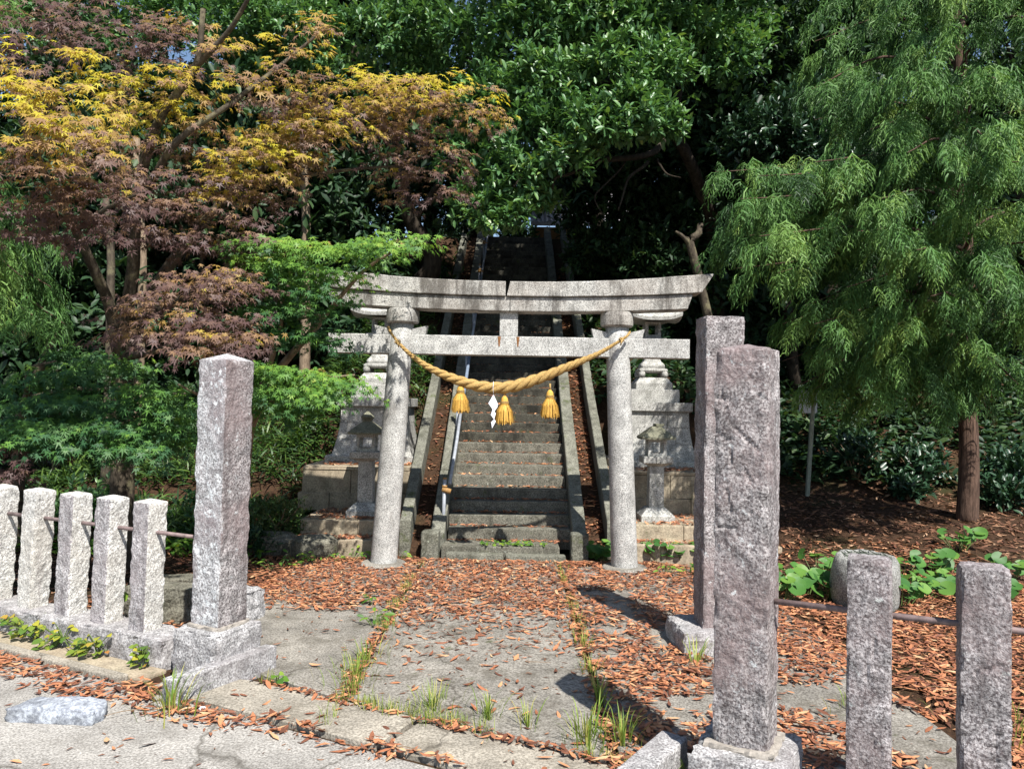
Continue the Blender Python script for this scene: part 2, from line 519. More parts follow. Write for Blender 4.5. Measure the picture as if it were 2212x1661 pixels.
def tube(mb, pts, radii, n=8, cap=True):
    pts = [Vector(p) for p in pts]
    if not hasattr(radii, '__len__'):
        radii = [radii] * len(pts)
    up = None
    V, F = [], []
    for i, p in enumerate(pts):
        t = (pts[min(i + 1, len(pts) - 1)] - pts[max(i - 1, 0)]).normalized()
        if up is None:
            up = t.orthogonal().normalized()
        up = (up - t * up.dot(t)).normalized()
        s = t.cross(up)
        for k in range(n):
            a = 2 * math.pi * k / n
            V.append(p + (up * math.cos(a) + s * math.sin(a)) * radii[i])
    for i in range(len(pts) - 1):
        for k in range(n):
            k2 = (k + 1) % n
            F.append((i * n + k, i * n + k2, (i + 1) * n + k2, (i + 1) * n + k))
    if cap:
        F.append(tuple(range(n - 1, -1, -1)))
        F.append(tuple((len(pts) - 1) * n + k for k in range(n)))
    mb.add(V, F)
    return mb


def tube_mesh(name, pts, radii, n=8, smooth=True):
    return tube(MB(), pts, radii, n).mesh(name, smooth)


def smooth_path(pts, n=24):
    """Catmull-Rom through points (3-D), n samples"""
    P = [np.array(p, float) for p in pts]
    P = [2 * P[0] - P[1]] + P + [2 * P[-1] - P[-2]]
    out = []
    m = len(P) - 3
    for i in range(n):
        u = i / (n - 1) * m
        k = min(int(u), m - 1)
        t = u - k
        a, b, c, d = P[k], P[k + 1], P[k + 2], P[k + 3]
        out.append(0.5 * ((2 * b) + (-a + c) * t + (2 * a - 5 * b + 4 * c - d) * t ** 2 + (-a + 3 * b - 3 * c + d) * t ** 3))
    return out


def lathe(mb, prof, c, n=28, square=False, rz=0):
    V, F = [], []
    c = Vector(c)
    for (r, z) in prof:
        for k in range(n):
            a = 2 * math.pi * k / n + rz
            V.append(c + Vector((r * math.cos(a), r * math.sin(a), z)))
    for i in range(len(prof) - 1):
        for k in range(n):
            k2 = (k + 1) % n
            F.append((i * n + k, i * n + k2, (i + 1) * n + k2, (i + 1) * n + k))
    F.append(tuple(range(n - 1, -1, -1)))
    F.append(tuple((len(prof) - 1) * n + k for k in range(n)))
    mb.add(V, F)
    return mb


def square_lathe(name, prof, c, rz=0.0, bev=0.006):
    """four-sided stack: prof = (half width, z); chamfered corners"""
    V, F = [], []
    c = Vector(c)
    M = rotz(rz)
    for (r, z) in prof:
        q = min(bev, r * 0.4)
        for (x, y) in ((r, -r + q), (r, r - q), (r - q, r), (-r + q, r), (-r, r - q), (-r, -r + q), (-r + q, -r), (r - q, -r)):
            V.append(M @ Vector((x, y, 0)) + c + Vector((0, 0, z)))
    n = 8
    for i in range(len(prof) - 1):
        for k in range(n):
            k2 = (k + 1) % n
            F.append((i * n + k, i * n + k2, (i + 1) * n + k2, (i + 1) * n + k))
    F.append(tuple(range(n - 1, -1, -1)))
    F.append(tuple((len(prof) - 1) * n + k for k in range(n)))
    return mesh_pd(name, V, F)


# ------------------------------------------------------------------ leaf helpers
def unit(a):
    return a / np.maximum(np.linalg.norm(a, axis=-1, keepdims=True), 1e-9)


def frames(T, Nn):
    T = unit(T)
    Nn = unit(Nn - (Nn * T).sum(-1, keepdims=True) * T)
    B = np.cross(Nn, T)
    return np.stack([T, B, Nn], axis=-1)     # columns


def scatter(tmpl, P, Rm, S, attrs):
    TV, TF = tmpl
    m, n = len(P), len(TV)
    V = np.einsum('mij,nj->mni', Rm, TV) * np.asarray(S)[:, None, None] + P[:, None, :]
    F = (TF[None] + (np.arange(m) * n)[:, None, None]).reshape(-1, TF.shape[1])
    return V.reshape(-1, 3), F, {k: np.repeat(v, n) for k, v in attrs.items()}


def join_np(parts):
    V, F, A, o = [], [], {}, 0
    for v, f, a in parts:
        V.append(v)
        F.append(f + o)
        o += len(v)
        for k, x in a.items():
            A.setdefault(k, []).append(x)
    return np.concatenate(V), np.concatenate(F), {k: np.concatenate(x) for k, x in A.items()}


def tri(V, F):
    return np.array(V, float), np.array(F, int)


LEAF = tri([(0, 0, 0), (.55, 0, -.02), (1, 0, -.10), (.32, .19, .05), (.74, .16, .03), (.32, -.19, .05), (.74, -.16, .03)],
           [(0, 1, 3), (3, 1, 4), (4, 1, 2), (0, 5, 1), (5, 6, 1), (6, 2, 1)])
BLADE = tri([(0, .03, 0), (0, -.03, 0), (.4, .05, .10), (.4, -.05, .10), (.75, .035, .06), (.75, -.035, .06), (1, 0, -.08)],
            [(0, 1, 3), (0, 3, 2), (2, 3, 5), (2, 5, 4), (4, 5, 6)])


GRASS = tri([(0, .016, 0), (0, -.016, 0), (.4, .02, .10), (.4, -.02, .10), (.75, .012, .08), (.75, -.012, .08), (1, 0, -.06)],
            [(0, 1, 3), (0, 3, 2), (2, 3, 5), (2, 5, 4), (4, 5, 6)])


def maple_tmpl():
    V = [(0.0, 0, 0)]
    lob = [(-140, .38), (-93, .66), (-46, .92), (0, 1.06), (46, .92), (93, .66), (140, .38)]
    for i, (a, l) in enumerate(lob):
        a_ = R(a)
        V.append((l * math.cos(a_), l * math.sin(a_), -0.22 * l * l))
        if i < len(lob) - 1:
            b_ = R((a + lob[i + 1][0]) / 2)
            V.append((.27 * math.cos(b_), .27 * math.sin(b_), 0.01))
    # lobes get a belly: keep simple fan
    F = [(0, i, i + 1) for i in range(1, len(V) - 1)]
    return tri(V, F)


MAPLE = maple_tmpl()


def round_tmpl(n=11, notch=True):
    V = [(0, 0, 0)]
    for k in range(n + 1):
        a = R(180 - 18) * (1 - 2 * k / n)
        r = 1 + 0.05 * math.sin(5 * a)
        V.append((r * math.cos(a), r * math.sin(a), 0.16 + 0.05 * math.sin(3 * a)))
    return tri(V, [(0, i + 1, i) for i in range(1, n + 1)])


ROUND = round_tmpl()
HEART = tri([(0, 0, 0), (.5, 0, .02), (1, 0, -.1), (.12, .42, .06), (.55, .4, .05), (.12, -.42, .06), (.55, -.4, .05)],
            [(0, 1, 3), (3, 1, 4), (4, 1, 2), (0, 5, 1), (5, 6, 1), (6, 2, 1)])


def fallen_tmpl(curl, bend, twist=0.0):
    V, F = [], []
    st = [(0, .015), (.3, .125), (.66, .115), (1, .006)]
    for (t, wd) in st:
        z0 = bend * (t - .5) ** 2 * 4
        tw = twist * (t - .5)
        for s in (-1, 0, 1):
            V.append((t - .5, s * wd * math.cos(tw), z0 + abs(s) * curl * wd * 6 + s * wd * math.sin(tw)))
    for i in range(3):
        for k in range(2):
            a = i * 3 + k
            F += [(a, a + 3, a + 4), (a, a + 4, a + 1)]
    return tri(V, F)


FALLEN = [fallen_tmpl(.02, .03), fallen_tmpl(.09, -.04, .4), fallen_tmpl(.01, .10, -.3), fallen_tmpl(.05, .04, .8)]


def conifer_tmpl(seed):
    r = np.random.default_rng(seed)
    V, F = [], []

    def ribbon(p0, p1, p2, w0, wdir):
        o = len(V)
        for p, wd in ((p0, w0), (p1, w0 * .9)):
            V.append(p - wdir * wd)
            V.append(p + wdir * wd)
        V.append(p2)
        F.extend([(o, o + 1, o + 3), (o, o + 3, o + 2), (o + 2, o + 3, o + 4)])
    ax = lambda t: np.array([.30 * t + .05 * math.sin(3 * t), .05 * math.sin(4 * t + seed), -.95 * t ** 1.35 + .10 * t])
    for i in range(4):
        a, b = ax(i / 4), ax((i + 1) / 4)
        ribbon(a, (a + b) / 2, b, .012, unit(np.array([r.normal(), r.normal(), 0.2 * r.normal()])))
    for i in range(13):
        t = .08 + .90 * i / 13
        s = 1 if i % 2 else -1
        p = ax(t)
        L = (.34 * (1 - t) + .15) * r.uniform(.8, 1.2)
        d = unit(np.array([.35 + .3 * r.normal(), s * (.8 + .25 * r.normal()), -.55 + .2 * r.normal()]))
        q = p + d * L * .55
        e = q + unit(d * .55 + np.array([0, 0, -.9])) * L * .6
        wv = unit(np.cross(d, np.array([r.normal(), r.normal(), r.normal()])))
        ribbon(p, q, e, .016, wv)
        for k in range(4):
            u = .25 + .2 * k
            b = p + (q - p) * min(1, u / .55) if u < .55 else q + (e - q) * (u - .55) / .45
            d2 = unit(d * .5 + np.array([r.normal() * .35, r.normal() * .35, -.8]))
            o = len(V)
            w2 = unit(np.cross(d2, np.array([r.normal(), r.normal(), r.normal()]))) * .014
            V.extend([b - w2, b + w2, b + d2 * L * r.uniform(.3, .5)])
            F.append((o, o + 1, o + 2))
    return np.array(V), np.array(F)


CONIFER = [conifer_tmpl(s) for s in range(5)]


def rand_unit(m):
    return unit(rng.normal(size=(m, 3)))


SUNV = np.array(SUN_DIR)


def rosettes(P, O, n_leaf, size, rnd_base=None, spread=0.85):
    """leaf rosettes at twig ends P with outward direction O"""
    m = len(P)
    k = n_leaf
    Pp = np.repeat(P, k, 0)
    Oo = np.repeat(unit(O), k, 0)
    T = unit(Oo * (1 - spread * 0.55) + rand_unit(m * k) * spread + np.array([0, 0, .12]))
    Nn = unit(Oo * .5 + np.array([0, 0, .7]) + rand_unit(m * k) * .45 + SUNV * .25)
    Pp = Pp + T * size * .12 - Oo * rng.uniform(0, size * .9, (m * k, 1))
    S = size * rng.uniform(.5, 1.25, m * k)
    rb = np.repeat(rng.uniform(0, 1, m) if rnd_base is None else rnd_base, k)
    rn = np.clip(rb * .5 + rng.uniform(0, .5, m * k), 0, 1)
    return scatter(LEAF, Pp, frames(T, Nn), S, {'rnd': rn})


def lobe_points(c, rad, m, shell=0.45, squash_low=True):
    d = rand_unit(m)
    if squash_low:
        d[:, 2] = np.where(d[:, 2] < -.75, -d[:, 2] * .6, d[:, 2])
        d = unit(d)
    r = rng.uniform(1 - shell, 1.0, (m, 1)) ** .8
    jit = 1 + .18 * rng.normal(size=(m, 1))
    P = np.array(c) + d * np.array(rad) * r * jit
    return P, d


def broadleaf_crown(name, lobes, parent, mat, size, per_m2, n_leaf=7, shell=0.55):
    """lobes: (centre, (rx,ry,rz))"""
    parts = []
    for c, rad in lobes:
        rx, ry, rz_ = rad
        area = 4 * math.pi * ((rx * ry) ** 1.6 / 3 + (rx * rz_) ** 1.6 / 3 + (ry * rz_) ** 1.6 / 3) ** (1 / 1.6)
        m = max(20, int(area * per_m2))
        P, d = lobe_points(c, rad, m, shell)
        # break the smooth outline: shift in clumps
        cl = np.array([[noise.noise(Vector(p) * 1.9), noise.noise(Vector(p) * 1.9 + Vector((9, 3, 1))), noise.noise(Vector(p) * 1.9 + Vector((4, 8, 2)))] for p in P])
        keep = np.array([noise.noise(Vector(p) * 2.6 + Vector((31, 7, 5))) for p in P]) > -0.30
        P = P + cl * .28 * min(rx, rz_)
        P, d = P[keep], d[keep]
        parts.append(rosettes(P, d + np.array([0, -.15, .25]), n_leaf, size))
    V, F, A = join_np(parts)
    return place(name, mesh_np(name, V, F, A), mat, parent, 'stuff')


def px_lobe(px, py, Y, rx, rz_, ry=None):
    k = Y / FPX
    c = at(px, py, Y)
    return (tuple(c), (rx * k, (ry if ry else (rx + rz_) / 2 * k * .9), rz_ * k))


def fan_sprays(pads, leaf_size, mat, name, parent, dens=1.0, leaves=18, autumn=False, flat=.8):
    """maple foliage: flat drooping fans of star leaves. pads: (px,py,Y,rx,ry,hue)"""
    parts = []
    for (px, py, Y, rx, ry, hue) in pads:
        k = Y / FPX
        c = np.array(at(px, py, Y))
        rx_, rz_ = rx * k, ry * k * flat
        rd = max(.35, rx_ * .75)
        m = max(5, int(dens * 16 * (rx_ * 2) * (rd * 2) / .5))
        q = rng.uniform(-1, 1, (m, 3))
        q /= np.maximum(1, np.linalg.norm(q[:, :2], axis=1, keepdims=True))
        P0 = c + q * np.array([rx_, rd, rz_])
        P0[:, 2] -= (q[:, 0] ** 2 + q[:, 1] ** 2) * rz_ * .5
        out = unit(np.stack([q[:, 0] * rx_ + .35 * rng.normal(size=m), q[:, 1] * rd - .35 + .35 * rng.normal(size=m), -.22 + .12 * rng.normal(size=m)], 1))
        kk = leaves
        base = np.repeat(P0, kk, 0)
        o = np.repeat(out, kk, 0)
        side = unit(np.cross(o, np.array([0, 0, 1.0])))
        t = rng.uniform(0, 1, (m * kk, 1))
        lat = rng.normal(size=(m * kk, 1)) * .5 * (1 - .5 * t)
        L = np.repeat(rng.uniform(.16, .34, (m, 1)), kk, 0)
        P = base + o * t * L + side * lat * L + np.array([0, 0, 1]) * (rng.normal(size=(m * kk, 1)) * .018 - (t * L) ** 2 * .25)
        T = unit(o * .75 + side * lat * .9 + np.array([0, 0, -.42]) + rand_unit(m * kk) * .35)
        Nn = unit(np.array([0, -.22, 1.0]) + SUNV * .35 + rand_unit(m * kk) * .42)
        S = leaf_size * rng.uniform(.5, 1.25, m * kk)
        hb = np.repeat(hue + rng.normal(size=m) * .12, kk) + rng.normal(size=m * kk) * .13
        # leaves high in the pad have turned further
        hb = hb + ((P[:, 2] - c[2]) / max(rz_, .05)) * (.16 if autumn else .08)
        hb = np.clip(hb, 0, 1)
        parts.append(scatter(MAPLE, P, frames(T, Nn), S, {'hue' if autumn else 'rnd': hb}))
    V, F, A = join_np(parts)
    return place(name, mesh_np(name, V, F, A), mat, parent, 'stuff')


# ================================================================== SETTING
D0, H0, RISE, TREAD, NSTEP = 9.28, 0.256, 0.1344, 0.2336, 43
SLOPE = RISE / TREAD
TOPY, TOPZ = D0 + TREAD * (NSTEP - 1), H0 + RISE * (NSTEP - 1)


def stair_line(y):
    return H0 + (y - D0) * SLOPE


def sstep(a, b, x):
    t = max(0.0, min(1.0, (x - a) / (b - a)))
    return t * t * (3 - 2 * t)


def ground_z(x, y):
    """earth surface"""
    hill = min(stair_line(y), TOPZ - 0.05 + 0.1 * max(0, y - TOPY)) if y < 40 else TOPZ + 2 - 0.05
    hill = max(hill, 0)
    n = noise.noise(Vector((x * .6, y * .6, 0))) * .10 + noise.noise(Vector((x * 2.1, y * 2.1, 3))) * .03
    front = -0.035
    if abs(x) < 1.32:
        if y < 8.9:
            return front
        z = min(stair_line(y) - .42, TOPZ - .35)
        return max(front, z)
    if x >= 0:
        mid = sstep(2.7, 3.4, x)
        zc = front + (hill - front) * sstep(10.9, 12.3, y)
        zr = front + .15 * max(0, y - 7.5) if y < 11.5 else .565 + (y - 11.5) * .52
        zr = min(zr, TOPZ + 1.5)
        z = zc * (1 - mid) + zr * mid
        n *= sstep(7.3, 9, y)
    else:
        A = sstep(-9, -3.6, x)
        zc = front + (hill - front) * sstep(10.9, 12.3, y)
        zl = front + (.05 * max(0, y - 8.5) if y < 11 else .125 + (hill - .8) * A * .9 + (y - 11) * .05 * (1 - A))
        mid = sstep(2.7, 3.4, -x)
        z = zc * (1 - mid) + max(front, zl) * mid
        n *= sstep(8.3, 10, y)
    return z + n * (1 if y > 7 else 0)


def axis(lo, hi, step, far):
    a = list(np.arange(lo, hi + 1e-6, step))
    g, v = step * 2, hi
    right = []
    while v < far:
        v += g
        g *= 1.5
        right.append(v)
    g, v = step * 2, lo
    left = []
    while v > -far:
        v -= g
        g *= 1.5
        left.append(v)
    return np.array(left[::-1] + a + right)


xs, ys = axis(-12, 12, .22, 500), axis(2, 30, .22, 500)
Vg = [(x, y, ground_z(x, y)) for y in ys for x in xs]
nxs = len(xs)
Fg = [(j * nxs + i, j * nxs + i + 1, (j + 1) * nxs + i + 1, (j + 1) * nxs + i) for j in range(len(ys) - 1) for i in range(nxs - 1)]
place('ground', mesh_pd('ground', Vg, Fg, True), 'soil', kind='structure')

# gate frame of reference: L = left pillar, u along the fence line, v into the precinct
GA = R(-26)
U = Vector((math.cos(GA), math.sin(GA), 0))
Vv = Vector((-math.sin(GA), math.cos(GA), 0))
LP = Vector((-1.87, 5.03, 0))
RP = Vector((1.09, 3.55, 0))


def gate(u, v, z=0.0, o=LP):
    return o + U * u + Vv * v + Vector((0, 0, z))


def uv_of(x, y):
    d = Vector((x, y, 0)) - LP
    return d.dot(U), d.dot(Vv)


def slab(name, poly, z0, z1, mat, parent=None, kind=None, wob=0.012, step=0.25):
    """flat poured slab with slightly ragged edges"""
    P = []
    for i, p in enumerate(poly):
        q = poly[(i + 1) % len(poly)]
        L = math.hypot(q[0] - p[0], q[1] - p[1])
        n = max(1, min(60, int(L / step)))
        for k in range(n):
            t = k / n
            P.append((p[0] + (q[0] - p[0]) * t, p[1] + (q[1] - p[1]) * t))
    P = [(x + wob * noise.noise(Vector((x * 5, y * 5, 1))), y + wob * noise.noise(Vector((x * 5, y * 5, 7)))) for x, y in P]
    n = len(P)
    cx, cy = sum(p[0] for p in P) / n, sum(p[1] for p in P) / n
    V = [(x, y, z0) for x, y in P] + [(x, y, z1 - .006) for x, y in P]
    V += [(x + (cx - x) / max(.01, math.hypot(cx - x, cy - y)) * .012, y + (cy - y) / max(.01, math.hypot(cx - x, cy - y)) * .012, z1) for x, y in P]
    F = [(i, (i + 1) % n, n + (i + 1) % n, n + i) for i in range(n)]
    F += [(n + i, n + (i + 1) % n, 2 * n + (i + 1) % n, 2 * n + i) for i in range(n)]
    F.append(tuple(2 * n + i for i in range(n)))
    return place(name, mesh_pd(name, V, F), mat, parent, kind)


VR = -0.42          # road edge in v
VC = -0.02          # cross joint in v


def g2(u, v):
    p = gate(u, v)
    return (p.x, p.y)


def line_x(x, v):
    """point on the gate-parallel line v at world x"""
    u = (x - LP.x - Vv.x * v) / U.x
    return g2(u, v)


road = slab('road', [g2(-40, -30), g2(40, -30), g2(40, VR - .02), g2(-40, VR - .02)], -.06, -.014, 'road_asphalt', None, 'structure', wob=.03, step=.12)
paving = slab('paving', [g2(-.2, VC - .42), g2(4.4, VC - .42), (2.42, 3.2), (2.42, 8.62), (-2.3, 8.62), (-2.3, 5.5)], -.08, -.026, 'soil', None, 'structure')
slab('slab', [line_x(-.94, VC + .02), line_x(.53, VC + .02), (.53, 6.30), (-.94, 6.30)], -.03, .006, 'slab_concrete', paving)
slab('slab', [(-.94, 6.33), (.53, 6.33), (.53, 8.60), (-.94, 8.60)], -.03, .004, 'slab_concrete', paving)
slab('slab', [(-2.28, 5.70), line_x(-1.55, VC + .10), line_x(-.975, VC + .02), (-.975, 8.45), (-2.28, 8.45)], -.03, .002, 'slab_concrete', paving)
slab('slab', [line_x(.575, VC + .02), line_x(2.4, VC + .02), (2.40, 5.2), (.575, 5.2)], -.03, .003, 'slab_concrete', paving)
slab('slab', [(.575, 5.23), (2.40, 5.23), (2.40, 8.45), (.575, 8.45)], -.03, .000, 'slab_concrete', paving)
slab('slab', [g2(-.15, VR), g2(1.55, VR), g2(1.55, VC - .02), g2(.35, VC - .02), g2(-.05, VC - .10)], -.03, .010, 'strip_concrete', paving)
slab('slab', [g2(1.58, VR), g2(3.0, VR), g2(3.0, VC - .02), g2(1.58, VC - .02)], -.03, .004, 'strip_concrete', paving)
slab('slab', [g2(3.03, VR), g2(4.3, VR), g2(4.3, VC - .02), g2(3.03, VC - .02)], -.03, .000, 'strip_concrete', paving)

# ------------------------------------------------------------------ gate pillars, fences and kerbs
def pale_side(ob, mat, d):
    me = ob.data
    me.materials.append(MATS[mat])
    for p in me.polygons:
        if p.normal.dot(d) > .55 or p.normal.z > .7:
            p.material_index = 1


t = thing('gate_pillar', 'tall rough stone gate pillar with pointed top beside the row of pale posts', 'pillar', gate(0, 0), 'rough stone gate pillars')
_ob = place('shaft', block_mesh('shaft', gate(0, 0, .30), GA, .245, .245, 1.70, 16, 16, 84, amp=.009, freq=6.5, seed=1, peak=.045, round_e=.02, tilt=(0, R(.4))), 'pillar_stone', t)
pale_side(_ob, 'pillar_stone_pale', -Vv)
place('plinth', block_mesh('plinth', gate(.0, .0, -.05), GA, .39, .41, .35, 24, 22, 16, amp=.014, freq=5, seed=2, round_e=.05), 'plinth_stone', t)
place('mortar_bed', block_mesh('mortar_bed', gate(0, 0, .292), GA, .29, .29, .028, 12, 12, 2, amp=.02, freq=9, seed=3, round_e=.02), 'mortar', t)

# carved strokes on the right pillar face (x across the face, z up)
sx = lambda c: (c - 355) / 720 * 260 / 1930 * 3.45
sz = lambda r: 1.72 - (r - 170) / 1661 * 600 / 1930 * 3.45
ST = []
for (a, b, c, d, wd) in ((215, 340, 235, 425, .009), (185, 400, 265, 412, .010), (200, 440, 250, 470, .008), (455, 365, 515, 405, .008), (190, 640, 270, 690, .012), (296, 670, 284, 850, .008),
                         (330, 620, 480, 760, .010), (255, 1030, 288, 1180, .009), (410, 1190, 485, 1150, .007), (200, 1300, 330, 1290, .007), (380, 900, 430, 985, .010), (165, 930, 175, 1060, .008)):
    ST.append((sx(a), sz(b), sx(c), sz(d), wd))
t = thing('gate_pillar', 'tall rough stone gate pillar nearest the camera with weathered carved strokes and flat top', 'pillar', RP, 'rough stone gate pillars')
place('shaft', block_mesh('shaft', RP + Vector((0, 0, .22)), R(-30), .245, .245, 1.80, 22, 16, 118, amp=.013, freq=5, seed=4, peak=.025, round_e=.03, strokes=ST, sd=.008, tilt=(0, R(-.2))), 'pillar_stone', t)
place('plinth', block_mesh('plinth', RP + Vector((.0, -.02, -.1)), R(-28), .43, .46, .34, 20, 20, 14, amp=.02, freq=5, seed=5, round_e=.06), 'plinth_stone', t)
place('mortar_bed', block_mesh('mortar_bed', RP + Vector((0, 0, .226)), R(-30), .31, .31, .035, 12, 12, 2, amp=.03, freq=9, seed=6, round_e=.02), 'mortar', t)

BP = Vector((1.535, 5.72, 0))
ST2 = [(sx(a) * 1.0 - .0, 2.2 - b / 1000, sx(c), 2.2 - d / 1000, wd) for (a, b, c, d, wd) in ((430, 380, 490, 330, .010), (430, 430, 470, 400, .009), (420, 560, 500, 590, .012), (440, 700, 520, 690, .010), (470, 980, 480, 900, .010), (380, 250, 390, 500, .008), (380, 700, 385, 1100, .007))]
t = thing('name_pillar', 'tallest rough stone pillar standing half hidden behind the nearest gate pillar', 'pillar', BP)
place('shaft', block_mesh('shaft', BP + Vector((0, 0, .15)), R(3), .29, .26, 2.27, 20, 14, 110, amp=.013, freq=4.5, seed=8, peak=.0, round_e=.03, strokes=ST2, sd=.009), 'pillar_stone', t)
place('plinth', block_mesh('plinth', BP + Vector((-.04, -.0, -.06)), R(3), .56, .5, .23, 20, 18, 8, amp=.025, freq=5, seed=9, round_e=.05), 'plinth_stone', t)


def fence_post(u, v, seed, mat, label, o=LP, z0=.17, top=1.05, rz=GA, tilt=(0, 0), peak=.022, a=.158, strokes=None):
    p = gate(u, v, z0, o)
    t = block_mesh('fence_post', p, rz, a, a, top - z0, 13, 13, 58, amp=.007, freq=7.5, seed=seed, peak=peak, round_e=.018, tilt=tilt, strokes=strokes, sd=.008)
    ob = place('fence_post', t, mat)
    if mat == 'post_stone':
        me_ = ob.data
        me_.materials.append(MATS['post_stone_purple_shade'])
        for p_ in me_.polygons:
            if p_.normal.dot(-Vv) > .55:  # less sunlit faces of the first posts: shade put into a purplish stone colour
                p_.material_index = 1 if seed in (20, 21, 22) else 0
    return tag(ob, label, 'post', 'rough stone fence posts')


lab = ['pale rough fence post closest to the tall pointed gate pillar', 'pale rough fence post second from the pointed gate pillar',
       'pale rough fence post third from the pointed gate pillar, side tinted purple for shade', 'wide white fence post fourth from the pointed gate pillar with a slanted gash',
       'white rough fence post fifth from the pointed gate pillar']
for i, (u, tl) in enumerate(((.68, 1.2), (1.075, 1.6), (1.475, 2.2), (1.91, 2.8), (2.35, 2.2))):
    fence_post(-u, 0, 20 + i, 'post_stone', lab[i], z0=.165 - .004 * i, top=1.04, tilt=(0, R(tl)))
t = thing('end_pillar', 'taller pale stone pillar cut by the left edge of the view', 'pillar', gate(-2.83, 0))
place('shaft', block_mesh('shaft', gate(-2.83, 0, .14), GA, .24, .24, 1.22, 14, 14, 60, amp=.022, freq=7, seed=30, peak=.03, round_e=.03, tilt=(0, R(1.8))), 'post_stone', t)
S3 = [(-.01, .58, .0, .50, .006), (-.02, .42, .03, .41, .006), (.0, .45, .0, .36, .005), (.01, .30, .03, .24, .006), (-.03, .66, .03, .66, .005), (.02, .7, .02, .62, .005)]
fence_post(.508, 0, 41, 'post_stone_dark', 'rough grey purple fence post standing before the round water basin', o=RP, z0=.10, top=1.12, rz=R(-26), a=.175, peak=.006, strokes=S3)
S4 = [(-.04, .62, .05, .66, .006), (.0, .60, .0, .52, .006), (.0, .40, .05, .39, .006), (.01, .34, .05, .33, .006), (.03, .40, .03, .28, .006), (-.02, .28, .06, .28, .006)]
fence_post(.925, 0, 42, 'post_stone_dark', 'rough grey purple fence post nearest the right edge of the view', o=RP, z0=.10, top=1.13, rz=R(-24), a=.178, peak=.006, strokes=S4)
fence_post(1.34, 0, 43, 'post_stone_dark', 'rough stone fence post just past the right edge of the view', o=RP, z0=.10, top=1.12, rz=R(-20), a=.185)


def rail(label, o, us, z, n=2):
    pts = [gate(u, 0.0, z, o) for u in us]
    r_ = place('fence_rail', tube_mesh('fence_rail', pts, .0135, 10), 'rail_rust')
    return tag(r_, label, 'rail', 'rusty fence rails')


rail('rusty iron rail threaded through the row of pale fence posts', LP, (-2.83, -1.5, -.05), .835)
rail('rusty iron rail running right from the nearest gate pillar through two posts', RP, (.05, 1, 2.2), .885)

# low base stones under the left fence, gutter ledge in front of them
for i, (u0, u1) in enumerate(((-1.62, -.34), (-3.15, -1.63), (-3.25, -3.11))):
    c = gate((u0 + u1) / 2, 0, -.06)
    if u1 - u0 < .3:
        continue
    ob = place('base_stone', block_mesh('base_stone', c, GA, u1 - u0, .30, .235 - .004 * i, 44, 12, 9, amp=.018, freq=5, seed=50 + i, round_e=.04), 'plinth_stone')
    tag(ob, ['long rough base stone under the two fence posts nearest the pointed pillar', 'long rough base stone under the middle pale fence posts', 'long rough base stone under the fence at the left edge'][i], 'base stone', 'base stones under the fence')
ob = place('base_stone', block_mesh('base_stone', gate(.85, 0, -.07, RP), R(-21), 1.2, .30, .19, 36, 12, 8, amp=.018, freq=5, seed=55, round_e=.04), 'plinth_stone')
tag(ob, 'rough base stone under the two purple fence posts', 'base stone', 'base stones under the fence')
g = thing('gutter_kerb', 'stained low concrete gutter ledge at the foot of the left fence base', 'kerb', gate(-2.2, -.3))
place('ledge', bevel_box('ledge', gate(-2.45, -.235, -.052), (4.3, .20, .10), GA, .012), 'terrace_concrete', g)
place('lip', bevel_box('lip', gate(-2.50, -.375, -.022), (4.2, .075, .075), GA, .012), 'strip_concrete', g)

e1, e2 = Vector((-1.50, 5.10, 0)), Vector((-1.90, 4.45, 0))
c = (e1 + e2) / 2
ob = place('kerb_stone', bevel_box('kerb_stone', c + Vector((-.05, .03, .055)), ((e1 - e2).length, .105, .17), math.atan2(e1.y - e2.y, e1.x - e2.x), .012, jitter=.006), 'plinth_stone')
tag(ob, 'long sawn granite kerb stone lying in front of the pointed gate pillar', 'kerb stone', 'granite kerb stones at the gate')
e1, e2 = Vector((.80, 3.83, 0)), Vector((.30, 3.12, 0))
c = (e1 + e2) / 2
ob = place('kerb_stone', bevel_box('kerb_stone', c + Vector((.03, 0, .055)), ((e1 - e2).length, .135, .19), math.atan2(e1.y - e2.y, e1.x - e2.x), .014, jitter=.006), 'plinth_stone')
tag(ob, 'sawn granite kerb stone beside the plinth of the nearest gate pillar', 'kerb stone', 'granite kerb stones at the gate')

# loose stones
def boulder(c, s, seed, mat, label, rz=0.0, name='boulder', amp=.16):
    bm = bmesh.new()
    bmesh.ops.create_icosphere(bm, subdivisions=4, radius=1)
    off = Vector((seed * 5.1, seed * 2.3, seed))
    M = rotz(rz)
    for v in bm.verts:
        p = v.co.copy()
        k = 1 + amp * noise.fractal(p * 1.3 + off, .9, 2, 4)
        q = Vector([math.copysign(abs(x) ** .72, x) for x in p]) * k
        v.co = M @ Vector((q.x * s[0], q.y * s[1], q.z * s[2])) + Vector(c)
    me = bpy.data.meshes.new(name)
    bm.to_mesh(me)
    bm.free()
    me.polygons.foreach_set('use_smooth', [True] * len(me.polygons))
    return tag(place(name, me, mat), label, 'stone')


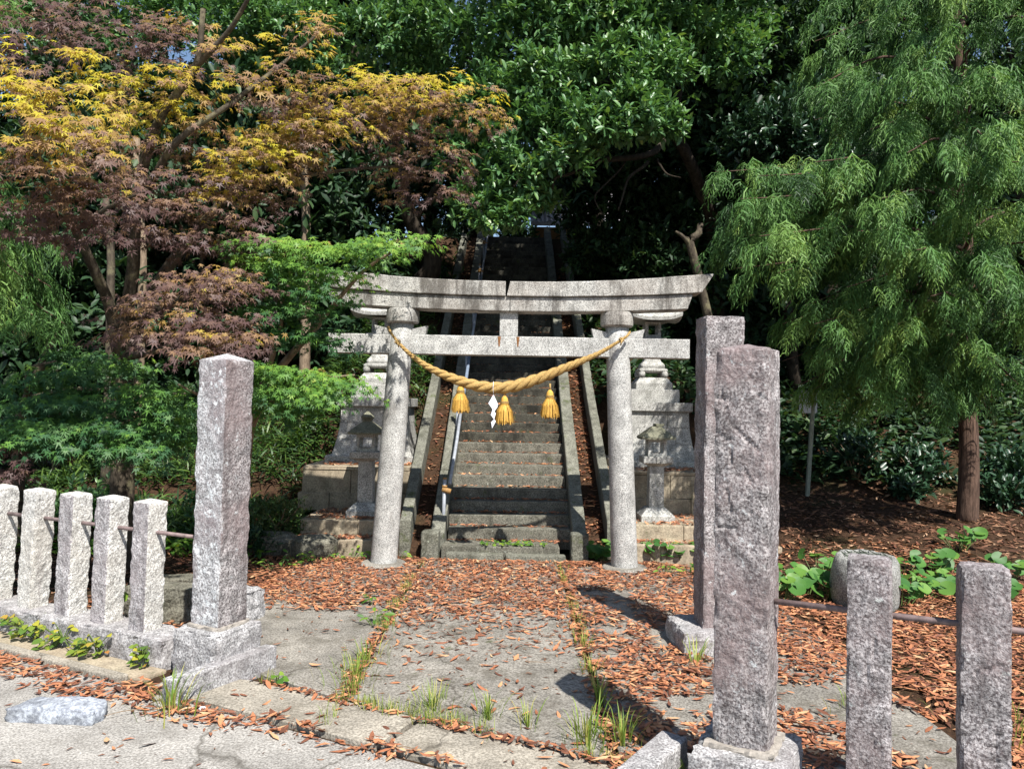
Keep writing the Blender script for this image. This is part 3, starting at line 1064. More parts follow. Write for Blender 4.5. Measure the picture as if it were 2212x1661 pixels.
boulder((-2.19, 8.72, .10), (.245, .17, .155), 3, 'boulder_stone', 'rounded mossy boulder lying left of the torii in front of the terrace', .12)
boulder((-2.72, 8.95, .09), (.33, .16, .14), 5, 'boulder_stone', 'long low boulder half buried left of the round mossy boulder', -.05, amp=.1)
bl = at(395, 1240, 6.6)
ob = place('stone_block', block_mesh('stone_block', (-2.80, 6.32, -.05), -.1, .58, .26, .29, 20, 10, 10, amp=.02, freq=5, seed=61, round_e=.05), 'boulder_stone')
tag(ob, 'squared stone block lying behind the fence post nearest the pointed pillar', 'stone')
ob = place('stone_block', block_mesh('stone_block', (-2.10, 6.25, -.06), -.2, .22, .22, .30, 14, 12, 10, amp=.03, freq=5, seed=62, round_e=.07), 'plinth_stone')
tag(ob, 'broken stone block peeking out behind the right side of the pointed pillar', 'stone')
ob = place('stone_block', block_mesh('stone_block', (-3.2, 7.3, -.06), .1, .5, .3, .14, 24, 10, 8, amp=.02, freq=5, seed=63, round_e=.06), 'boulder_stone')
tag(ob, 'low flat stone block on the leaf litter behind the pale posts', 'stone')
p = at(35, 1508, 4.35)
V, F = rough_block('x', .50, .20, .11, 24, 12, 5, amp=.02, freq=6, seed=70, round_e=.05)
V = [(x * (1 - .5 * max(0, y / .26)), y + .08 * x, z * (1 - .8 * abs(x))) for x, y, z in V]
ob = place('flat_stone', mesh_pd('flat_stone', [rotz(-.15) @ Vector(v) + Vector((-2.45, 4.3, -.03)) for v in V], F, True), 'blue_stone')
tag(ob, 'flat blue-grey stone fragment on the road at lower left', 'stone')
boulder((-1.72, 4.05 + .36, -.0), (.018, .013, .011), 9, 'paper', 'small white pebble among the brown leaves on the road', .3, 'pebble')
p = at(1735, 1640, 3.55)
boulder((1.36, 3.62, .0), (.16, .10, .05), 11, 'blue_stone', 'low grey stone at the foot of the nearest pillar plinth', -.3, 'flat_stone', amp=.12)

# ------------------------------------------------------------------ torii
TY = 8.32
TX = -.045
tor = thing('torii_gate', 'grey granite torii gate with two leaning round pillars standing before the steps', 'torii', (TX, TY, 0))


def beam(name, x0, x1, prof, mat, parent, nseg=24, cut0=0.0, cut1=0.0):
    """prof(x) -> (z bottom, z top, half depth bottom, half depth top); ends raked by cut (x shift at top vs bottom)"""
    V, F = [], []
    for i in range(nseg + 1):
        t_ = i / nseg
        x = x0 + (x1 - x0) * t_
        zb, zt, hb, ht = prof(x)
        rake = (cut0 * max(0, 1 - t_ * 8) + cut1 * max(0, 1 - (1 - t_) * 8))
        c = .008
        ring = [(-hb + c, zb, 0), (-hb, zb + c, 0), (-ht, zt - c, 1), (-ht + c, zt, 1), (ht - c, zt, 1), (ht, zt - c, 1), (hb, zb + c, 0), (hb - c, zb, 0)]
        for (y, z, top) in ring:
            V.append((x + rake * top + .003 * noise.noise(Vector((x * 7, y * 9, z * 9))), TY + y, z + .003 * noise.noise(Vector((x * 9, y * 9, z * 9 + 5)))))
    n = 8
    for i in range(nseg):
        for k in range(n):
            k2 = (k + 1) % n
            F.append((i * n + k, (i + 1) * n + k, (i + 1) * n + k2, i * n + k2))
    F.append(tuple(range(n)))
    F.append(tuple(nseg * n + k for k in range(n - 1, -1, -1)))
    return place(name, mesh_pd(name, V, F), mat, parent)


sag = lambda x: .125 * (abs(x - TX) / 2.1) ** 2.2
shim = lambda x: (2.735 + .055 * (abs(x - TX) / 1.9) ** 2, 2.888 + sag(x) * .62, .13, .135)
kas = lambda x: (2.892 + sag(x) * .62, 3.05 + sag(x), .165, .165)
JX = TX - .03
beam('crossbeam', -1.99 + .05, JX + .035, shim, 'torii_beam_stone', tor, cut0=-.04)
beam('crossbeam', JX + .043, 1.855, shim, 'torii_beam_stone', tor, cut1=.05)
beam('top_beam', -2.08, JX - .012, kas, 'torii_beam_stone', tor, cut0=-.12)
kb = beam('top_beam', JX + .005, 2.00, kas, 'torii_beam_stone', tor, cut1=.12, cut0=.03)
# moss cap on the right half
V, F = [], []
for i in range(41):
    x = JX + .16 + i * .021
    for j in range(9):
        y = -.16 + j * .04
        e = max(0, 1 - abs(j - 3.2) / 5) * max(0, 1 - abs(i - 12) / 29)
        V.append((x, TY + y, kas(x)[1] - .012 + .036 * e * (0.6 + .8 * noise.noise(Vector((x * 18, y * 18, 0)))) ))
for i in range(40):
    for j in range(8):
        a = i * 9 + j
        F.append((a, a + 1, a + 10, a + 9))
place('moss_cushion', mesh_pd('moss_cushion', V, F, True), 'moss', kb)
nk = lambda x: (2.265, 2.474, .075, .075)
PX = ((-1.345, -1.19), (1.24, 1.12))


def pcx(side, z):
    a, b = PX[side]
    return a + (b - a) * z / 2.69


for side in (0, 1):
    mb = MB()
    prof = [(.142, -.05), (.142, .02)] + [(.142 - .018 * k / 10 + .0, .02 + 2.64 * k / 10) for k in range(1, 11)]
    V, F = [], []
    n = 36
    for (r_, z) in prof:
        for k in range(n):
            a = 2 * math.pi * k / n
            rr = r_ * (1 + .012 * noise.noise(Vector((math.cos(a) * 2 + side * 9, math.sin(a) * 2, z * 2.2))))
            V.append((pcx(side, z) + rr * math.cos(a), TY + rr * math.sin(a), z))
    for i in range(len(prof) - 1):
        for k in range(n):
            k2 = (k + 1) % n
            F.append((i * n + k, i * n + k2, (i + 1) * n + k2, (i + 1) * n + k))
    F.append(tuple((len(prof) - 1) * n + k for k in range(n)))
    pil = place('pillar', mesh_pd('pillar', V, F, True), 'torii_stone', tor, label=['left round pillar leaning inward with dark weathering', 'right round pillar, paler and almost upright'][side])
    ring = lathe(MB(), [(.160, 2.597), (.174, 2.612), (.177, 2.65), (.176, 2.72), (.170, 2.752), (.15, 2.757)], (pcx(side, 2.68), TY, 0), 36)
    place('ring_cap', ring.mesh('ring_cap', False), 'torii_beam_stone', tor)
    foot = lathe(MB(), [(.25, -.04), (.245, .022), (.225, .038), (.14, .042)], (pcx(side, 0), TY, 0), 32)
    place('base_ring', foot.mesh('base_ring'), 'slab_concrete', tor)
    for s in (-1, 1):
        cx = pcx(side, 2.5)
        x0, x1 = cx + s * .115, cx + s * .285
        x2 = cx + s * .262
        ya, yb = TY - .055, TY + .055
        z0, zi, zo = 2.477, 2.535, 2.575
        V = [(x0, ya, z0), (x2, ya, z0), (x1, ya, zo), (x0, ya, zi), (x0, yb, z0), (x2, yb, z0), (x1, yb, zo), (x0, yb, zi)]
        F = [(0, 1, 2, 3), (7, 6, 5, 4), (1, 5, 6, 2), (2, 6, 7, 3), (0, 4, 5, 1), (0, 3, 7, 4)]
        place('wedge', mesh_pd('wedge', V, F), 'torii_stone', tor)
beam('tie_beam', -1.975, pcx(0, 2.37) - .05, nk, 'torii_stone', tor, 6)
beam('tie_beam', pcx(0, 2.37) + .05, pcx(1, 2.37) - .05, nk, 'torii_stone', tor, 12)
beam('tie_beam', pcx(1, 2.37) + .05, 1.895, nk, 'torii_stone', tor, 6)
place('centre_strut', bevel_box('centre_strut', (TX + .0, TY, 2.606), (.195, .14, .262), 0, .006), 'torii_stone', tor)
for s in (-1, 1):
    V, F = [], []
    for i in range(7):
        for j in range(4):
            z = 2.47 - i * .018
            x = TX + s * .10 + (j - 1.5) * .012 * (1 - i / 9)
            V.append((x, TY - .0775 + (-.0012 if 0 < j < 3 else .001), z))
    for i in range(6):
        for j in range(3):
            a = i * 4 + j
            F.append((a, a + 1, a + 5, a + 4))
    place('rust_streak', mesh_pd('rust_streak', V, F), 'rust_stain', tor)

# ------------------------------------------------------------------ sacred rope, tassels, paper
rp_px = [(838, 706, 8.12), (850, 727, 8.09), (880, 760, 8.10), (925, 793, 8.13), (985, 820, 8.15), (1045, 836, 8.16), (1100, 836, 8.16), (1160, 819, 8.16), (1225, 793, 8.15), (1290, 765, 8.12), (1330, 742, 8.10), (1352, 728, 8.10), (1361, 717, 8.14)]
path = [np.array(p) for p in smooth_path([at(*p) for p in rp_px], 420)]
rope = thing('sacred_rope', 'thick twisted straw rope slung between the torii pillars', 'rope', tuple(at(1100, 838, 8.16)))
nP = len(path)
arc = [0.0]
for i in range(1, nP):
    arc.append(arc[-1] + np.linalg.norm(path[i] - path[i - 1]))
Ltot = arc[-1]


def rope_r(s):
    t_ = s / Ltot
    return .013 + .050 * max(0, math.sin(math.pi * min(1, max(0, (t_ - .02) / .96)))) ** 1.5


phase = [0.0]
for i in range(1, nP):
    phase.append(phase[-1] - 2 * math.pi * (arc[i] - arc[i - 1]) / (6.4 * rope_r(arc[i])))
for sidx in range(3):
    pts, rad = [], []
    for i in range(nP):
        t_ = path[min(i + 1, nP - 1)] - path[max(i - 1, 0)]
        t_ = t_ / np.linalg.norm(t_)
        b1 = np.cross(t_, np.array([0, 1.0, 0]))
        b1 /= np.linalg.norm(b1)
        b2 = np.cross(t_, b1)
        a = phase[i] + sidx * 2 * math.pi / 3
        rr = rope_r(arc[i])
        pts.append(path[i] + (b1 * math.cos(a) + b2 * math.sin(a)) * rr * .50)
        rad.append(rr * .56 * (1 + .03 * noise.noise(Vector((arc[i] * 30, sidx, 0)))))
    place('strand', tube_mesh('strand', pts, rad, 10), 'rope_straw', rope)
for (k, sgn) in ((.115, 1), (.875, -1)):
    i = int(k * nP)
    c = Vector(path[i])
    tg = Vector(path[i + 3] - path[i - 3]).normalized()
    s1 = tg.orthogonal().normalized()
    s2 = tg.cross(s1)
    pts = []
    for q in range(29):
        a = q / 28 * 4 * math.pi
        pts.append(c + (s1 * math.cos(a) + s2 * math.sin(a)) * (rope_r(arc[i]) + .010) + tg * (q - 14) * .0012)
    mb = tube(MB(), pts, .007, 6)
    tube(mb, [c + Vector((.0, -.035, 0)), c + Vector((.012 * sgn, -.04, -.03)), c + Vector((.016 * sgn, -.036, -.062))], [.010, .010, .006], 6)
    place('binding', mb.mesh('binding', True), 'rope_straw', rope)


# loose straw ends standing off the rope
V, F = [], []
fr_ = random.Random(5)
for q in range(900):
    i = fr_.randrange(20, nP - 20)
    tg = Vector(path[i + 3] - path[i - 3]).normalized()
    a = fr_.uniform(0, 6.28)
    s1 = tg.orthogonal().normalized()
    s2 = tg.cross(s1)
    o_ = s1 * math.cos(a) + s2 * math.sin(a)
    p0 = Vector(path[i]) + o_ * rope_r(arc[i]) * .92
    dd = (tg * fr_.choice((-1, 1)) * fr_.uniform(.6, 1.2) + o_ * fr_.uniform(.15, .7)).normalized()
    L_ = fr_.uniform(.015, .05) * (0.4 + rope_r(arc[i]) / .06)
    w_ = dd.cross(o_).normalized() * .0011
    o = len(V)
    V += [p0 - w_, p0 + w_, p0 + dd * L_]
    F.append((o, o + 1, o + 2))
place('loose_straw', mesh_pd('loose_straw', V, F), 'rope_straw', rope, 'stuff')


def tassel(px, py_top, label, seed):
    r_ = random.Random(seed)
    top = at(px, py_top, 8.15)
    t = thing('straw_tassel', label, 'tassel', tuple(top - Vector((0, 0, .25))), 'golden straw tassels on the rope')
    c = top
    mb = lathe(MB(), [(.012, .035), (.03, .012), (.036, 0), (.038, -.03), (.040, -.045), (.047, -.058)], c, 20)
    place('neck', mb.mesh('neck', True), 'tassel_straw', t)
    for z in (-.028, -.040):
        pts = [c + Vector((.041 * math.cos(a), .041 * math.sin(a), z)) for a in np.linspace(0, 2 * math.pi, 25)]
        place('tie', tube_mesh('tie', pts, .0055, 6), 'rope_straw', t)
    mb = MB()
    tube(mb, [c + Vector((0, 0, .10)), c + Vector((0, 0, .03))], .010, 6)
    place('hanger', mb.mesh('hanger', True), 'rope_straw', t)
    V, F = [], []
    for i in range(620):
        a = r_.uniform(0, 2 * math.pi)
        q = r_.uniform(0, 1) ** .5
        r0, r1 = .040 * q, (.103 * q + r_.gauss(0, .006))
        L = .19 + r_.gauss(0, .014)
        d = Vector((math.cos(a), math.sin(a), 0))
        s = Vector((-math.sin(a), math.cos(a), 0)) * .0028
        o = len(V)
        for (rr, z) in ((r0, -.05), (r0 + (r1 - r0) * .72, -.05 - L * .42), (r1, -.05 - L)):
            p = c + d * rr + Vector((r_.gauss(0, .002), r_.gauss(0, .002), z))
            V += [p - s, p + s]
        F += [(o, o + 1, o + 3, o + 2), (o + 2, o + 3, o + 5, o + 4)]
    place('skirt', mesh_pd('skirt', V, F), 'tassel_straw', t)


tassel(995, 838, 'golden straw tassel hanging nearest the left torii pillar', 1)
tassel(1090, 862, 'golden straw tassel hanging lowest at the middle of the rope', 2)
tassel(1188, 849, 'golden straw tassel hanging nearest the right torii pillar', 3)

sh = [[(1066, 852), (1055, 871), (1064, 884), (1076, 874)], [(1064, 884), (1076, 874), (1074, 880), (1063, 896)], [(1064, 884), (1060, 896), (1067, 906), (1071, 893)], [(1067, 904), (1061, 912), (1063, 925), (1071, 910)]]
V, F = [], []
for q, poly in enumerate(sh):
    o = len(V)
    front = [at(x, y, 8.06 + .012 * (q % 2) + .01 * (k % 2)) for k, (x, y) in enumerate(poly)]
    V += front + [p + Vector((0, .0015, 0)) for p in front]
    F += [(o, o + 1, o + 2, o + 3), (o + 7, o + 6, o + 5, o + 4)] + [(o + k, o + 4 + k, o + 4 + (k + 1) % 4, o + (k + 1) % 4) for k in range(4)]
pt = thing('paper_streamer', 'white folded zigzag paper streamer hanging from the middle of the rope', 'streamer', tuple(at(1066, 925, 8.06)))
place('paper', mesh_pd('paper', V, F), 'paper', pt)
place('string', tube_mesh('string', [at(1066, 824, 8.07), at(1065, 838, 8.06), at(1066, 853, 8.06)], .0022, 5), 'paper', pt)

# ------------------------------------------------------------------ stone stairs
st = thing('stone_stairs', 'long steep flight of dark mossy stone steps climbing the hill', 'stairs', (0, D0, 0))
XL, XR = -.745, .735


def step_block(i):
    y0 = D0 + TREAD * i
    z1 = H0 + RISE * i
    return bevel_box('step', ((XL + XR) / 2 + random.uniform(-.004, .004), y0 + .20, z1 - .12), (XR - XL, .40, .24), random.uniform(-.003, .003), .014, 2, jitter=.010)


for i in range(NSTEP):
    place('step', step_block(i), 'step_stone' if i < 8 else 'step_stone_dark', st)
place('step', bevel_box('step', (-.10, 9.06, .02), (1.36, .44, .20), .004, .012, 2, jitter=.006), 'step_stone', st)
place('kerb', bevel_box('kerb', (-.39, 8.80, -.01), (.66, .15, .14), .01, .018, 2, jitter=.008), 'curb_stone', st)
place('kerb', bevel_box('kerb', (.30, 8.79, -.01), (.68, .15, .13), -.005, .018, 2, jitter=.01), 'curb_stone', st)


def sloped_curb(x0, x1, ya, yb, off, depth, mat, parent, seglen=1.0):
    y = ya
    k = 0
    while y < yb - .05:
        y2 = min(y + seglen * random.uniform(.85, 1.15), yb)
        jx, jz = random.uniform(-.006, .006), random.uniform(-.008, .008)
        za, zb_ = stair_line(y) + off + jz, stair_line(y2 - .008) + off + jz
        q = .010
        V = [(x0 + jx, y, za - depth), (x1 + jx, y, za - depth), (x1 + jx, y, za - q), (x1 + jx - q, y, za), (x0 + jx + q, y, za), (x0 + jx, y, za - q)]
        V += [(vx, y2 - .008, vz - za + zb_) for (vx, vy, vz) in V]
        F = [(0, 1, 2, 3, 4, 5), (11, 10, 9, 8, 7, 6)] + [(a, a + 6, (a + 1) % 6 + 6, (a + 1) % 6) for a in range(6)]
        place('side_curb', mesh_pd('side_curb', V, F), mat, parent)
        y = y2
        k += 1


sloped_curb(XL - .165, XL - .004, 8.98, TOPY + .2, .17, .42, 'curb_stone', st)
sloped_curb(XR + .004, XR + .165, 8.98, TOPY + .2, .17, .42, 'curb_stone', st)
sloped_curb(-1.275, -1.145, 9.02, TOPY + .2, .27, .62, 'curb_stone', st, 1.1)
sloped_curb(1.135, 1.255, 9.02, TOPY + .2, .27, .62, 'curb_stone', st, 1.1)
# gutter floors between the curbs
for (a, b) in ((-1.145, XL - .165), (XR + .165, 1.135)):
    V = [(a, 8.95, stair_line(8.95) - .04), (b, 8.95, stair_line(8.95) - .04), (b, TOPY, stair_line(TOPY) - .04), (a, TOPY, stair_line(TOPY) - .04)]
    V += [(x, y, z - .15) for x, y, z in V]
    place('gutter_floor', mesh_pd('gutter_floor', V, [(0, 1, 2, 3), (4, 7, 6, 5), (0, 4, 5, 1), (1, 5, 6, 2), (2, 6, 7, 3), (3, 7, 4, 0)]), 'soil', st)
for s, lb in ((-1, 'short square stone stub left of the lowest step'), (1, 'short square stone stub right of the lowest step')):
    x = -.90 if s < 0 else .80
    tag(place('newel_stone', block_mesh('newel_stone', (x, 8.88, -.05), .03 * s, .20, .20, .335, 10, 10, 16, amp=.007, freq=6, seed=80 + s, peak=.02, round_e=.022), 'curb_stone'), lb, 'stone', 'stone stubs at the stair foot')

# handrail
hr = thing('handrail', 'grey pipe handrail with taped clamps along the left side of the stairs', 'handrail', (-.72, 9.1, 0))


def rail_pt(y):
    t_ = (y - 9.42) / 9.6
    return Vector((-.755 + .115 * t_ + .02, y, .78 + (y - 9.42) * .575))


for i in range(6):
    ya, yb = 9.40 + i * 1.62, 9.40 + (i + 1) * 1.62 + .06
    place('rail', tube_mesh('rail', [rail_pt(ya), rail_pt((ya + yb) / 2) + Vector((.006, 0, -.01)), rail_pt(yb)], .022 if i != 1 else .026, 10), 'pipe_grey' if i not in (1,) else 'pipe_blue', hr)
for i in range(7):
    y = 9.42 + i * 1.60 - (.13 if i == 0 else 0)
    p = rail_pt(y) + Vector((-.05, 0, 0))
    zb = stair_line(y) - .35 if i else .06
    po = place('post', tube_mesh('post', [(p.x - .012, y, zb), (p.x, y, p.z + .13)], .0215, 10), 'pipe_grey', hr)
    mb = MB()
    tube(mb, [(p.x - .028, y - .01, p.z + .012), (p.x + .075, y - .012, p.z - .015)], .032, 8)
    tube(mb, [(p.x, y, p.z + .035), (p.x, y, p.z + .06)], .034, 8)
    place('clamp', mb.mesh('clamp', True), 'clamp_ochre', po)
    place('cap', tube_mesh('cap', [(p.x, y, p.z + .13), (p.x, y, p.z + .15)], .024, 8), 'clamp_ochre', po)

# ------------------------------------------------------------------ terraces
def terrace(side, label):
    s = side
    t = thing('stone_terrace', label, 'terrace', (s * 2.0, 9.6, 0), 'terraces beside the stairs')
    xin = 1.29
    xo1, xo2, xo3 = (2.55, 2.48, 2.76) if s < 0 else (3.1, 3.0, 3.15)

    def bx(nm, xa, xb, ya, yb, za, zb, mat, bev=.014, taper=(1, 1)):
        place(nm, bevel_box(nm, (s * (xa + xb) / 2, (ya + yb) / 2, (za + zb) / 2), (xb - xa, yb - ya, zb - za), random.uniform(-.003, .003), bev, 2, taper, jitter=.006), mat, t)
    mid = (xin + xo1) / 2 + .1
    bx('kerb_block', xin, mid - .004, 8.80, 9.12, -.08, .18, 'terrace_concrete')
    bx('kerb_block', mid + .004, xo1, 8.81, 9.12, -.08, .175, 'terrace_concrete')
    mid = (xin + xo2) / 2 - .1
    bx('step_block', xin, mid - .004, 9.10, 10.3, -.08, .355, 'terrace_concrete')
    bx('step_block', mid + .004, xo2 - .02, 9.105, 10.3, -.08, .352, 'terrace_concrete')
    # retaining wall of two courses of cast blocks
    cuts = [(xin + .02, 1.80, 2.35, xo3), (xin + .02, 2.08, xo3)]
    zc = [(.33, .555), (.558, .85)]
    for ci, (cc, (za, zb)) in enumerate(zip(cuts, zc)):
        for k in range(len(cc) - 1):
            last = k == len(cc) - 2
            bx('wall_block', cc[k] + .003, cc[k + 1] - .003 - (.05 * ci if last else 0), 10.06 + .02 * ci, 10.6, za, zb, 'terrace_concrete', .008)
    bx('coping', xin + .02, xo3 - .06, 10.075, 12.4, .853, .905, 'terrace_concrete', .012)
    return t


terrace(-1, 'stained concrete terrace and retaining wall left of the stairs under the large lantern')
terrace(1, 'shaded concrete terrace and retaining wall right of the stairs under the large lantern')


# ------------------------------------------------------------------ stone lanterns
def ring_frame(name, c, half, z0, z1, win, mat, parent, rz=0.0, thick=.045):
    """fire box: four corner posts + sill and head, open on four sides"""
    c = Vector(c)
    mb = MB()

    def bx(x0, x1, y0, y1, za, zb):
        V = [(x, y, z) for z in (za, zb) for (x, y) in ((x0, y0), (x1, y0), (x1, y1), (x0, y1))]
        mb.add([c + Vector(v) for v in V], [(3, 2, 1, 0), (4, 5, 6, 7), (0, 1, 5, 4), (1, 2, 6, 5), (2, 3, 7, 6), (3, 0, 4, 7)])
    q = half - win
    for sx_ in (-1, 1):
        for sy in (-1, 1):
            x0, x1 = sorted((sx_ * half, sx_ * (half - q)))
            y0, y1 = sorted((sy * half, sy * (half - q)))
            bx(x0, x1, y0, y1, z0, z1)
    e = .002
    hgt = (z1 - z0) * .2
    bx(-half + e, half - e, -half + e, half - e, z0, z0 + hgt)
    bx(-half + e, half - e, -half + e, half - e, z1 - hgt * .8, z1)
    return place(name, mb.mesh(name), mat, parent)


def swoop_roof(name, c, half, z0, h, mat, parent, lift=.05, thick=.04, top=.05, curve=1.6):
    """square hipped roof with lifted corners"""
    n = 12
    V, F = [], []
    c = Vector(c)
    rings = 8
    per = []
    for s in range(4):
        for k in range(n):
            u = -1 + 2 * k / n
            per.append([(u, -1), (1, u), (-u, 1), (-1, -u)][s])
    m = len(per)
    def cz(u, v):
        e = max(abs(u), abs(v))
        mi = min(abs(u), abs(v)) / max(e, 1e-6)
        return mi
    for r_ in range(rings + 1):
        f = 1 - r_ / rings
        rad = top + (half - top) * f
        zz = z0 + thick + h * (1 - f) ** (1 / curve)
        for (u, v) in per:
            V.append(c + Vector((u * rad, v * rad, zz + lift * cz(u, v) ** 3 * f ** 2)))
    o = len(V)
    for (u, v) in per:
        V.append(c + Vector((u * half * .985, v * half * .985, z0 + lift * cz(u, v) ** 3)))
    o2 = len(V)
    for (u, v) in per:
        V.append(c + Vector((u * half * .45, v * half * .45, z0 + .02)))
    for r_ in range(rings):
        for k in range(m):
            k2 = (k + 1) % m
            F.append((r_ * m + k, r_ * m + k2, (r_ + 1) * m + k2, (r_ + 1) * m + k))
    F.append(tuple(rings * m + k for k in range(m)))
    for k in range(m):
        k2 = (k + 1) % m
        F.append((o + k2, o + k, o2 + k, o2 + k2)[::-1] if False else (o + k, o2 + k, o2 + k2, o + k2))
        F.append((o + k, o + k2, k2, k))
    F.append(tuple(o2 + k for k in range(m - 1, -1, -1)))
    return place(name, mesh_pd(name, V, F), mat, parent)


def big_lantern(cx, label, mat='lantern_stone'):
    cy = 11.27
    t = thing('large_stone_lantern', label, 'lantern', (cx, cy, .9), 'large stone lanterns on stepped pedestals')
    C = lambda z=0: (cx, cy, z)
    sl = lambda nm, prof, m=mat, b=.008: place(nm, square_lathe(nm, prof, (cx, cy, 0), 0, b), m, t)
    sl('plinth', [(.63, .86), (.63, .99), (.62, 1.0)])
    # curved body: courses of blocks, each block its own piece on the four faces + core
    def hw(z):
        k = (1.67 - z) / .67
        return .455 + .105 * k ** 2.2
    sl('core', [(hw(z) - .06, z) for z in (1.0, 1.1, 1.2, 1.35, 1.5, 1.67)])
    for ci, (za, zb, cuts) in enumerate(((1.002, 1.225, (-1, -.1, 1)), (1.23, 1.452, (-1, -.5, .55, 1)), (1.457, 1.668, (-1, -.35, .33, 1)))):
        for face in range(4):
            M = rotz(face * math.pi / 2)
            for k in range(len(cuts) - 1):
                V = []
                nz = 5
                for iz in range(nz):
                    z = za + (zb - za) * iz / (nz - 1)
                    h_ = hw(z)
                    g_ = .003
                    xa = cuts[k] * (h_ - (.001 if cuts[k] == -1 else 0)) + (g_ if cuts[k] > -1 else 0)
                    xb = cuts[k + 1] * (h_ - .001) - (g_ if cuts[k + 1] < 1 else 0)
                    xb2 = xb if cuts[k + 1] < 1 else xb - .078
                    xa2 = xa if cuts[k] > -1 else xa + .078
                    for (x, y) in ((xa, -h_), (xb, -h_), (xb2, -h_ + .08), (xa2, -h_ + .08)):
                        V.append(M @ Vector((x, y, 0)) + Vector((cx, cy, z)))
                F = []
                for iz in range(nz - 1):
                    for q in range(4):
                        q2 = (q + 1) % 4
                        F.append((iz * 4 + q, iz * 4 + q2, iz * 4 + 4 + q2, iz * 4 + 4 + q))
                F += [(3, 2, 1, 0), tuple(range((nz - 1) * 4, nz * 4))]
                place('block', mesh_pd('block', V, F), mat, t)
    sl('cap_slab', [(.47, 1.672), (.50, 1.69), (.50, 1.80), (.495, 1.805)])
    sl('upper_block', [(.345, 1.808), (.345, 1.985), (.335, 1.992)])
    sl('foot_slab', [(.26, 1.995), (.26, 2.08), (.20, 2.155), (.19, 2.165)])
    # scrolled legs: top plate + four curled feet
    sl('leg_plate', [(.17, 2.235), (.205, 2.262), (.20, 2.288), (.175, 2.30)])
    for sx_ in (-1, 1):
        for sy in (-1, 1):
            V = lathe(MB(), [(.012, -.052), (.04, -.047), (.052, -.015), (.05, .02), (.035, .045), (.01, .05)], (cx + sx_ * .165, cy + sy * .165, 2.218), 14)
            place('scroll_foot', V.mesh('scroll_foot', True), mat, t)
    sl('stem', [(.165, 2.302), (.172, 2.33), (.165, 2.355), (.125, 2.40), (.098, 2.46), (.09, 2.53), (.10, 2.58), (.13, 2.62)], b=.02)
    sl('platform', [(.13, 2.622), (.185, 2.665), (.19, 2.72), (.185, 2.738)], b=.012)
    ring_frame('fire_box', C(), .115, 2.74, 2.975, .068, mat, t)
    swoop_roof('roof', C(), .375, 2.977, .17, mat, t, lift=.065, thick=.045, top=.06)
    fin = lathe(MB(), [(.06, 3.15), (.075, 3.17), (.05, 3.19), (.07, 3.23), (.055, 3.28), (.012, 3.32)], C(), 16)
    place('finial', fin.mesh('finial', True), mat, t)


big_lantern(-1.93, 'large stone lantern on a stepped block pedestal behind the left torii pillar')
big_lantern(2.03, 'large stone lantern on a stepped block pedestal behind the right torii pillar')


def small_lantern(cx, cy, label, finial):
    t = thing('small_stone_lantern', label, 'lantern', (cx, cy, .35), 'small stone lanterns flanking the stairs')
    sl = lambda nm, prof, m='lantern_stone', b=.006: place(nm, square_lathe(nm, prof, (cx, cy, 0), 0, b), m, t)
    sl('base', [(.20, .33), (.205, .345), (.205, .425), (.125, .505), (.11, .515)])
    sl('shaft', [(.092, .516), (.088, 1.02)])
    sl('platform', [(.10, 1.022), (.178, 1.062), (.18, 1.068), (.18, 1.135), (.175, 1.14)])
    ring_frame('fire_box', (cx, cy, 0), .112, 1.142, 1.345, .075, 'lantern_stone', t)
    swoop_roof('roof', (cx, cy, 0), .205, 1.347, .135, 'lantern_roof_stone', t, lift=.006, thick=.022, top=.055, curve=1.05)
    if finial:
        sl('finial', [(.05, 1.50), (.056, 1.53), (.074, 1.56), (.052, 1.585), (.012, 1.63)], 'lantern_roof_stone')
    else:
        place('finial', bevel_box('finial', (cx + .03, cy, 1.525), (.11, .12, .04), .2, .01, 2, jitter=.008), 'lantern_roof_stone', t, label='broken finial stump')


small_lantern(-1.775, 9.55, 'small square stone lantern with pointed finial beside the left torii pillar', True)
small_lantern(1.79, 9.55, 'small square stone lantern with broken top right of the right torii pillar', False)

# ------------------------------------------------------------------ water basin, sign
wb = thing('water_basin', 'squat round stone water basin standing behind the purple fence posts', 'basin', (3.29, 7.15, 0))
V, F = [], []
prof = [(.26, -.06), (.285, .0), (.305, .13), (.30, .27), (.285, .36), (.262, .415), (.225, .425), (.20, .40), (.18, .31), (.0, .30)]
n = 44
for (r_, z) in prof:
    for k in range(n):
        a = 2 * math.pi * k / n
        rr = r_ * (1 + .10 * noise.noise(Vector((math.cos(a) * 1.3, math.sin(a) * 1.3, z * 2.5))))
        dip = .05 * max(0, math.cos(a + math.pi / 2 - .1)) * (1 if z > .36 else 0) * (-1)
        V.append((3.29 + rr * math.cos(a), 7.15 + rr * math.sin(a), z + dip + .02 * noise.noise(Vector((math.cos(a) * 3, math.sin(a) * 3, z)))))
for i in range(len(prof) - 1):
    for k in range(n):
        k2 = (k + 1) % n
        F.append((i * n + k, i * n + k2, (i + 1) * n + k2, (i + 1) * n + k))
place('bowl', mesh_pd('bowl', V, F, True), 'basin_stone', wb)
place('water', mesh_pd('water', [(3.29 + .185 * math.cos(a), 7.15 + .185 * math.sin(a), .365) for a in np.linspace(0, 2 * math.pi, 24, endpoint=False)], [tuple(range(24))]), 'water_dark', wb)
mb = MB()
for k in range(6):
    o = -.19 + k * .075
    hlf = math.sqrt(max(.0, .21 ** 2 - o * o))
    tube(mb, [(3.29 + o, 7.15 - hlf, .405), (3.29 + o, 7.15 + hlf, .43)], .004, 5)
    tube(mb, [(3.29 - hlf, 7.15 + o, .412), (3.29 + hlf, 7.15 + o, .412)], .004, 5)
